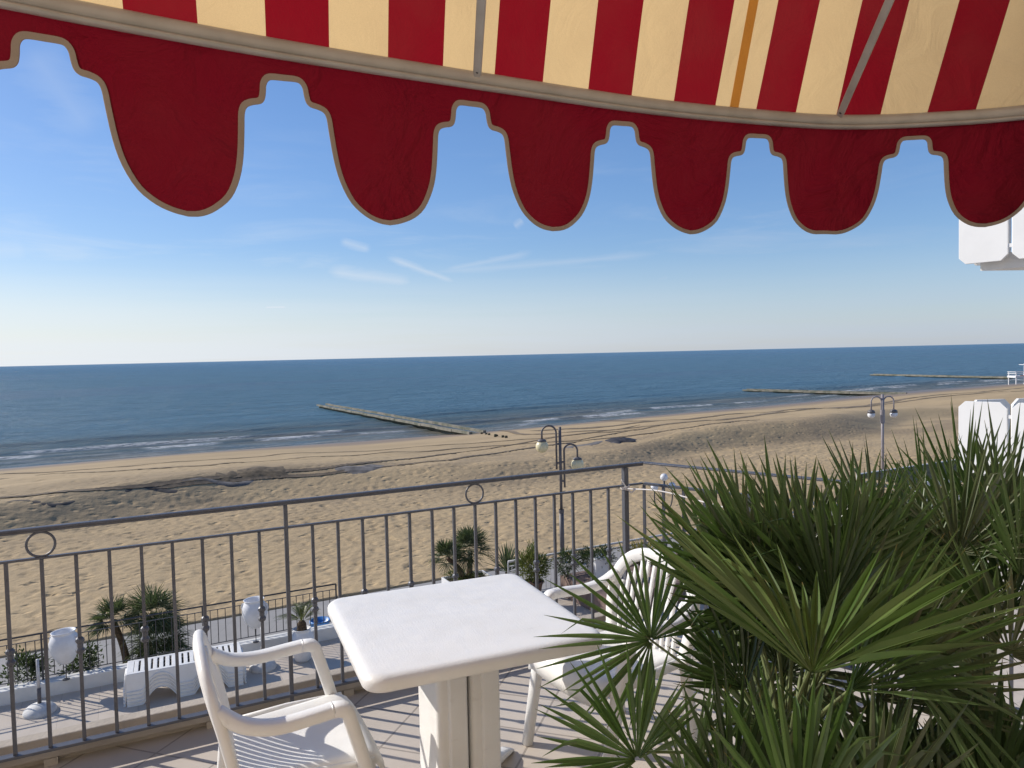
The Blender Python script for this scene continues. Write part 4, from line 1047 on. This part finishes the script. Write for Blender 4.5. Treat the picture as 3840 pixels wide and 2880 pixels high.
# cycad in a white jar
cy = P(303, 660, z=LOW); t = thing('cycad', 'cycad with arching fronds in a round white jar by the kerb', 'plant', tuple(cy))
mb = MB(); mb.lathe([(0, 0), (.13, 0), (.15, .03), (.21, .20), (.235, .36), (.215, .50), (.16, .57), (.15, .60), (.18, .635), (.165, .64), (.13, .60), (0, .55)], cy, 28); obj('pot', mb, 'pot_white', t, smooth=True)
mb = MB(); mb.lathe([(.09, .52), (.10, .62), (.085, .74), (.05, .79), (0, .8)], cy, 12); obj('trunk', mb, 'trunk', t)
mb = MB()
for k in range(30):
    a = k * 2.4; e = R(random.uniform(15, 80)); d = Vector((math.cos(a) * math.cos(e), math.sin(a) * math.cos(e), math.sin(e))); L_ = random.uniform(.5, .66)
    c0 = cy + Z * .77
    for q in range(4, 22):
        tt = q / 22; p = c0 + d * L_ * tt - Z * (.35 * L_ * tt * tt); sd = d.cross(Z).normalized()
        for sg in (-1, 1): leaflet(mb, p, sd * sg + d * .9 + Z * .25, Z, .10 * math.sin(math.pi * min(1, tt * .9 + .15)) + .02, .010, .1, .1, 2)
    leaflet(mb, c0, d, Z, L_, .012, .1, .35, 6)
obj('crown', mb, 'leaf_olive', t)

# two-headed palm outside the kerb, on the promenade side
pb = onN(131, 661, 17.0); pb.z = PROM
c1 = onN(113, 619, 17.0); c2 = onN(152, 616, 17.0); c3 = onN(157, 640, 17.0)
far_palm('bushy clump of fan palm heads behind the lounger stack', pb, [(c1, .50, 14), (c2, .70, 22), (c3, .70, 24), (c3 - Z * .45 + S * .15, .65, 18)], 'palms by the promenade')
shrub('low green shrub behind the kerb at the left edge', onN(22, 670, 16.0), (.42, .35, .42), 900, .09, .035, 'leaf_dark', ground=PROM, grp='shrubs behind the white kerb')
shrub('dark bushy shrub behind the kerb, right of the left urn', onN(82, 663, 16.0), (.36, .35, .42), 900, .09, .035, 'leaf_dark', ground=PROM, grp='shrubs behind the white kerb')
# blue tub
bt = onN(320, 622, 16.3); mb = MB(); q = Vector((bt.x, bt.y, PROM)); h_ = bt.z + .05 - PROM
mb.lathe([(0, 0), (.16, 0), (.21, h_ * .9), (.225, h_ * .92), (.225, h_), (.20, h_), (.18, h_ * .9), (0, h_ * .85)], q, 20)
tag(obj('tub', mb, 'blue', smooth=True), 'round blue tub just behind the white kerb beside the cycad', 'tub')

# planter box with palms
bx = onN(462, 577, 17.3); bz = bx.z
t = thing('planter_box', 'white box planter with a two-headed fan palm behind the table', 'planter', (bx.x, bx.y, PROM))
mb = MB(); cc = Vector((bx.x + .15, bx.y, 0))
for o_, sz in ((N * .33, (1.2, .04)), (-N * .33, (1.2, .04))): mb.box(cc + o_ + Z * ((bz + PROM) / 2), (sz[0], sz[1], bz - PROM), S, N, Z)
for o_ in (S * .58, -S * .58): mb.box(cc + o_ + Z * ((bz + PROM) / 2), (.04, .62, bz - PROM), S, N, Z)
obj('box', mb, 'pot_white', t, bevel=.006); mb = MB(); mb.box(cc + Z * (bz - .08), (1.1, .6, .02), S, N, Z); obj('soil', mb, 'soil', t)
pc = Vector((cc.x, cc.y, bz - .08))
far_palm('small two-headed fan palm growing in the white box planter', pc, [(onN(470, 550, 17.3), .68, 26), (onN(447, 557, 17.1), .48, 18)], 'palms by the promenade')
t = shrub('low feathery plant spilling around the palm in the box planter', Vector((cc.x - .05, cc.y, bz + .04)), (.62, .3, .12), 700, .13, .02, 'leaf_olive', ground=bz - .08)
# yucca
yc = onN(507, 572, 16.2); t = thing('yucca', 'spiky yucca with sword-shaped leaves behind the pipe railing', 'plant', (yc.x, yc.y, PROM))
mb = MB(); mb.tube([Vector((yc.x, yc.y, PROM)), yc], [.07, .05], 8); obj('trunk', mb, 'trunk', t)
mb = MB()
for k in range(70):
    a = random.uniform(0, 6.28); e = random.uniform(.15, 1.45); d = Vector((math.cos(a) * math.cos(e), math.sin(a) * math.cos(e), math.sin(e))); leaflet(mb, yc + d * .04, d, Z, random.uniform(.5, .85), .045, .3, .10, 4)
obj('crown', mb, 'leaf_far', t)
# oleander pots, raised bed, tapered planter
p = onN(533, 582, 14.9); shrub('yellow-green oleander in a pot beside the table corner', Vector((p.x, p.y, p.z + .42)), (.40, .38, .42), 1500, .15, .026, 'leaf_olive', ground=p.z - .28, grp='potted oleanders on the lower terrace', pot=(.24, .30, 'terracotta'), upright=.8)
bedc = W(11.6, 14.2, -4.05)
mb = MB(); mb.box(bedc, (4.6, 2.0, .5), S, N, Z); struct('raised_paving', mb, 'deck', bevel=.02)
p = onN(566, 562, 15.0); shrub('grey-green oleander branches leaning over the white railing', Vector((p.x, p.y, p.z)), (.42, .35, .30), 800, .12, .022, 'leaf_dark', ground=-3.8, grp='potted oleanders on the lower terrace')
p = onN(598, 558, 14.6); tp = Vector((p.x, p.y, -3.8))
t = shrub('dense oleander in the tapered white planter on the raised paving', Vector((p.x, p.y, p.z)), (.48, .42, .34), 1700, .12, .022, 'leaf_dark', ground=-3.35, grp='potted oleanders on the lower terrace')
mb = MB(); mb.box(tp + Z * .25, (.34, .34, .5), S, N, Z, 1.32); tag(obj('planter', mb, 'pot_white', bevel=.01), 'tapered square white planter standing on the raised paving', 'planter')
p = onN(642, 549, 15.0); shrub('yellow flowering bush behind the corner of the iron railing', Vector((p.x, p.y, p.z - .1)), (.55, .4, .38), 1600, .12, .022, 'leaf_yellow', ground=LOW, upright=.8)
p = onN(700, 560, 14.8); shrub('green bush beside the white railing, half hidden by palm leaves', Vector((p.x, p.y, p.z)), (.7, .4, .40), 1500, .12, .03, 'leaf_dark', ground=LOW)

# low dark canopy roof with pale edges, right, beyond the palms
t = thing('beach_pavilion', 'low pavilion with flat dark roof and pale fascia beyond the palms', 'pavilion', tuple(W(26, 12.5, LOW)))
mb = MB(); rc = P(890, 482, d=22); rs, rn = SN(rc)
mb.box(W(rs + 4.2, rn + .2, rc.z), (8, 1.9, .10), S, N, Z); obj('roof', mb, 'roof', t)
mb = MB(); mb.box(W(rs + 4.2, rn - .81, rc.z - .02), (8.1, .10, .18), S, N, Z); mb.box(W(rs + 4.2, rn + 1.21, rc.z - .02), (8.1, .10, .18), S, N, Z); obj('fascia', mb, 'rail_white', t)
for o_ in (.4, 3.0, 5.6, 8.0):
    for q_ in (-.6, 1.0): mb = MB(); mb.box(W(rs + o_, rn + q_, (rc.z - .16 + LOW) / 2), (.12, .12, rc.z - .16 - LOW), S, N, Z); obj('post', mb, 'rail_white', t)

# ------------------------------------------------------------------ lamps
def globe(name, c, r_, mat, parent):
    m_ = MB(); pr = [(r_ * math.sin(a), -r_ * math.cos(a)) for a in [math.pi * k / 14 for k in range(15)]]; m_.lathe(pr, c, 24); return obj(name, m_, mat, parent, smooth=True)
def arc(c, r_, d, a0, a1, n=14): return [c + d * (r_ * math.cos(R(a0 + (a1 - a0) * k / n))) + Z * (r_ * math.sin(R(a0 + (a1 - a0) * k / n))) for k in range(n + 1)]
def pxz(y, px, py): v = P(px, py, y=y); return v
lp = P(560, 440, y=22.7); base = Vector((lp.x, lp.y, PROM))
t = thing('street_lamp', 'tall grey lamp post with two hanging cream globes at different heights', 'street lamp', tuple(base))
topz = P(560, 427, y=22.7).z
mb = MB(); mb.tube([base, base + Z * 1.6], .075, 12); mb.tube([base + Z * 1.6, Vector((lp.x, lp.y, topz))], .045, 12); mb.lathe([(.12, 0), (.12, .05), (.08, .09)], base, 16); mb.lathe([(.085, -.06), (.085, .06)], base + Z * 1.62, 12); obj('post', mb, 'lamp_metal', t, smooth=True)
X1 = Vector((1, 0, 0))
for (gx, gy, side, hi, rr) in ((542, 446.5, -1, 433, .40), (577.5, 464.5, 1, 450.5, .34)):
    g_ = P(gx, gy, y=22.7); ax_x = abs(g_.x - lp.x); toph = P(gx, hi, y=22.7).z
    cen = Vector(((g_.x + lp.x + side * .12) / 2, lp.y, toph - ax_x * .0)); r_ = (ax_x - .12) / 2
    top_c = Vector(((g_.x + lp.x + side * .12) / 2, lp.y, toph))
    path = [Vector((lp.x + side * .12, lp.y, toph - 1.15))] + arc(top_c - Z * .0, r_, X1 * -side, 0, 180)
    path += [Vector((g_.x, lp.y, g_.z + .17))]
    m_ = MB(); m_.tube(path, .030, 8); m_.tube([Vector((lp.x, lp.y, toph - .35)), Vector((lp.x + side * .14, lp.y, toph - .35))], .028, 8); m_.tube([Vector((lp.x, lp.y, toph - .95)), Vector((lp.x + side * .14, lp.y, toph - .95))], .028, 8)
    ar = obj('arm', m_, 'lamp_metal', t, smooth=True)
    m_ = MB(); m_.lathe([(.03, .24), (.13, .20), (.15, .16), (.12, .15)], g_, 16); obj('cap', m_, 'lamp_metal', ar, smooth=True)
    globe('globe', g_, .20, 'globe_cream', t)
lp = P(882.5, 420, y=33); base = Vector((lp.x, lp.y, -4.95)); topz = P(882.5, 396.5, y=33).z
t = thing('street_lamp', 'distant pale lamp post with twin arched arms and glass globes', 'street lamp', tuple(base))
mb = MB(); mb.tube([base, Vector((lp.x, lp.y, topz + .1))], .06, 10); mb.lathe([(.1, -.3), (.1, .3)], Vector((lp.x, lp.y, topz - .9)), 10); obj('post', mb, 'lamp_metal_pale', t, smooth=True)
for side in (-1, 1):
    r_ = .23; top_c = Vector((lp.x + side * (r_ + .05), lp.y, topz - r_)); m_ = MB()
    m_.tube([Vector((lp.x + side * .05, lp.y, topz - 1.0))] + arc(top_c, r_, X1 * -side, 0, 180) + [Vector((lp.x + side * (2 * r_ + .05), lp.y, topz - .62))], .032, 8); ar = obj('arm', m_, 'lamp_metal_pale', t, smooth=True)
    gc = Vector((lp.x + side * (2 * r_ + .05), lp.y, topz - .82)); m_ = MB(); m_.lathe([(.03, .24), (.14, .19), (.17, .08), (.15, .08)], gc, 14); obj('cap', m_, 'lamp_metal', ar, smooth=True)
    globe('globe', gc, .16, 'globe_white', t)
lp = P(664, 500, y=24); base = Vector((lp.x, lp.y, PROM))
t = thing('street_lamp', 'small dark three-globe lamp seen past the railing corner', 'street lamp', tuple(base))
gt = P(664, 477.3, y=24); mb = MB(); mb.tube([base, gt - Z * .1], .035, 10); mb.lathe([(.09, 0), (.09, .2), (.05, .3)], base, 12); obj('post', mb, 'rail_dark', t, smooth=True)
globe('globe', gt, .125, 'globe_white', t)
for side, (gx, gy) in ((-1, (654.5, 487.5)), (1, (672, 486))):
    g_ = P(gx, gy, y=24); m_ = MB(); m_.tube(catmull([Vector((lp.x, lp.y, g_.z - .75)), Vector(((g_.x * 2 + lp.x) / 3, lp.y, g_.z - .72)), Vector((g_.x, lp.y, g_.z - .45)), Vector((g_.x, lp.y, g_.z - .10))], 5), .02, 8); obj('arm', m_, 'rail_dark', t, smooth=True)
    globe('globe', g_, .125, 'globe_white', t)

# ------------------------------------------------------------------ neighbouring building, right
bd = thing('apartment_building', 'white apartment block with chamfered balcony panels at the right edge', 'building', (6.5, 10.4, 0))
PD = Vector((.64, -.77, 0)).normalized(); PNn = Vector((-PD.y, PD.x, 0)); P0 = Vector((6.50, 10.6, 0)); SEAW = Vector((1, .10, 0)).normalized()
def panel(a, d, wd, z0, z1, nv, th=.05, ch=.085):
    """upright panel with cut corners, starting at a along d"""
    mb = MB(); pr = [(ch, z0), (wd - ch, z0), (wd, z0 + ch), (wd, z1 - ch), (wd - ch, z1), (ch, z1), (0, z1 - ch), (0, z0 + ch)]; n = 8
    f_ = [a + d * x + Z * z + nv * th / 2 for x, z in pr]; b_ = [a + d * x + Z * z - nv * th / 2 for x, z in pr]
    mb.add([tuple(p) for p in f_ + b_], [tuple(range(n - 1, -1, -1)), tuple(range(n, 2 * n))] + [(i, (i + 1) % n, (i + 1) % n + n, i + n) for i in range(n)])
    return obj('balcony_panel', mb, 'panel', bd, bevel=.004)
for fl, z0 in ((0, -.20), (1, 2.80), (2, 5.8)):
    z1 = z0 + 1.03
    for k in range(7): panel(P0 + PD * (.66 * k), PD, .61, z0, z1, PNn)
    for k in range(6): panel(P0 + SEAW * (.25 + .66 * k) + Vector((0, .10, 0)), SEAW, .61, z0, z1, Vector((-SEAW.y, SEAW.x, 0)))
    m_ = MB()
    for k in range(7): 
        for zz in (z0 + .2, z1 - .2): m_.box(P0 + PD * (.66 * k + .635) + Z * zz, (.14, .03, .05), PD, PNn, Z)
    obj('panel_clip', m_, 'panel', bd)
    a = P0 + SEAW * .18 - PD * 0 + PD * .12; pts = [a, a + SEAW * 4.4, a + SEAW * 4.4 + PD * 4.2, a + PD * 4.5]
    m_ = MB(); slab(z0 + .12, z0 - .10, pts[::-1], m_); obj('balcony_slab', m_, 'white_wall', bd)
mb = MB(); wc = P0 + PD * 2.4 + SEAW * 6.0 + Z * 1; mb.box(wc, (6, 3.2, 15), PD, SEAW, Z); obj('wall', mb, 'white_wall', bd)

# ------------------------------------------------------------------ groynes, tower, beach litter
def groyne(label, a, b, wd, planks=True):
    a = Vector(a); b = Vector(b); t = thing('groyne', label, 'groyne', tuple(b), 'low timber groynes running into the sea'); d = (b - a).normalized(); L_ = (b - a).length; sd = Vector((-d.y, d.x, 0)).normalized()
    for k, off in enumerate((-wd / 2, wd / 2)):
        m_ = MB(); n_ = max(4, int(L_ / 4)); 
        for i in range(n_):
            p0 = a + d * (L_ * i / n_) + sd * off + Z * random.uniform(-.03, .03); p1 = a + d * (L_ * (i + 1) / n_ - .06) + sd * (off + random.uniform(-.04, .04)) + Z * random.uniform(-.03, .03)
            m_.bar(p0 + Z * (.10 if k else .0), p1 + Z * (.10 if k else 0), .34, .26)
        obj('beam', m_, 'timber', t)
    m_ = MB(); m_.bar(a - Z * .30, b - Z * .30, wd * .7, .30); obj('infill', m_, 'timber_wet', t)
groyne('timber groyne in the middle, running from the waterline far out', P(322, 405, z=-6.15), P(478, 433, z=-5.95), 1.5)
groyne('second low groyne, right of the middle one along the shore', P(745, 390, z=-6.3), P(905, 394.2, z=-6.1), 1.2)
groyne('farthest groyne near the right edge, under the bay curve', P(872, 374.6, z=-6.3), P(1012, 377.8, z=-6.2), 1.2)
# row of old pile stumps on the sand beyond the near groyne
st0 = ray_sand(482, 434); st1 = ray_sand(508, 438)
for i in range(7):
    p = st0.lerp(st1, i / 6); m_ = MB(); m_.lathe([(.12, -.2), (.12, .12), (.10, .16), (0, .16)], p + N * random.uniform(-.6, .6), 8); tag(obj('pile_stump', m_, 'timber_wet'), 'short dark pile stump in the sand between groyne end and track', 'stump', 'pile stumps at the end of the near groyne')
# lifeguard tower
q = P(1019, 386, z=-6.2); t = thing('lifeguard_tower', 'small white lifeguard tower on stilts at the far right of the beach', 'tower', tuple(q))
ex = Vector((1, 0, 0)); ey = Vector((0, 1, 0)); mb = MB()
for sx in (-1.2, .2, 1.6):
    for sy in (-1, 1): mb.box(q + ex * sx + ey * sy + Z * 1.25, (.14, .14, 2.5))
obj('legs', mb, 'tower', t)
mb = MB(); mb.box(q + ex * .2 + Z * 1.75, (3.2, 2.3, .35)); obj('deck', mb, 'tower', t)
mb = MB()
for zz in (2.3, 2.62): mb.box(q + ex * .2 - ey * 1.08 + Z * zz, (3.2, .07, .09)); mb.box(q + ex * .2 + ey * 1.08 + Z * zz, (3.2, .07, .09)); mb.box(q - ex * 1.36 + Z * zz, (.07, 2.1, .09))
obj('guard_rail', mb, 'tower', t)
mb = MB(); mb.box(q + ex * .95 + Z * 3.2, (.09, .09, 1.9)); mb.box(q + ex * 1.8 + Z * 3.9, (2.2, 2.2, .08)); obj('sunshade', mb, 'tower', t)
mb = MB(); mb.box(q + ex * .2 - ey * 1.17 + Z * 1.95, (1.6, .03, .10)); obj('orange_stripe', mb, simple('orange_stripe', (.7, .25, .05)), t)

def lump(name, px, py, w_px, h, mat, label, cat, dep=1.5, n=26):
    c = ray_sand(px, py); s0, n0 = SN(c); wd = w_px / F * c.y; rows = []
    sd = random.randint(0, 999)
    for j in range(13):
        row = []
        for i in range(n * 2 + 1):
            u = -1 + i / n; v = -1 + j / 6; s_ = s0 + u * wd / 2; n_ = n0 + v * dep / 2 + .25 * math.sin(u * 5 + sd)
            k = max(0, 1 - (u * u) ** 1.0) ** .5 * max(0, 1 - v * v) ** .5
            z = float(sandh(s_, n_)) - .06 + k * h * (.25 + 1.3 * float(fbm(np.array([s_ * 1.3 + sd]), np.array([n_ * 1.9]), 4, sd)[0])) + .05 * k
            row.append(W(s_, n_, z))
        rows.append(row)
    mb = MB(); mb.grid(rows); return tag(obj(name, mb, mat, smooth=True), label, cat)
lump('seaweed_heap', 262, 471.5, 52, .10, 'weed', 'brown heap of dried seaweed and sand at the berm top', 'seaweed', 2.0)
lump('seaweed_heap', 228, 476, 26, .05, 'weed', 'small flat clump of seaweed left of the big brown heap', 'seaweed', 1.4)
lump('tarpaulin', 622, 440.5, 30, .20, 'tarp', 'crumpled black tarpaulin half buried behind the lamp post', 'tarpaulin', 2.0)
lump('tarpaulin', 585, 444.5, 60, .06, 'tarp_pale', 'flat dusty tarpaulin strip left of the crumpled black one', 'tarpaulin', 1.1)
lump('tarpaulin', 362, 468.3, 66, .07, 'tarp_pale', 'flat grey tarpaulin sheet on the berm above the railing ring', 'tarpaulin', 1.6)
lump('tarpaulin', 152, 489, 84, .03, 'tarp_mid', 'long dark tarpaulin strip half buried on the left berm', 'tarpaulin', .5)
lump('tarpaulin', 40, 501.5, 100, .02, 'tarp_mid', 'dark tarpaulin strip near the left edge of the beach', 'tarpaulin', .35)
lump('tarpaulin', 215, 482, 110, .06, 'tarp_pale', 'dusty grey sheet beside the wheel tracks, below the seaweed heap', 'tarpaulin', .5)

# red-flowered plant low at the right edge, behind the palms
p = P(1005, 752, d=2.5); fl = shrub('small red-flowered plant in a pot at the lower right corner', Vector((p.x, p.y, p.z)), (.16, .14, .13), 260, .05, .03, 'leaf_dark', cat='plant', ground=0, pot=(.13, .22, 'pot_white'))
mb = MB()
for k in range(26):
    v = Vector((random.gauss(0, 1), random.gauss(0, 1), random.gauss(.4, .8))).normalized() * .15
    for j in range(5):
        a = j * 1.257; leaflet(mb, p + v, Vector((math.cos(a), math.sin(a), .5)), Z, .022, .018, .1, .1, 2)
obj('blossom', mb, 'flower', fl)
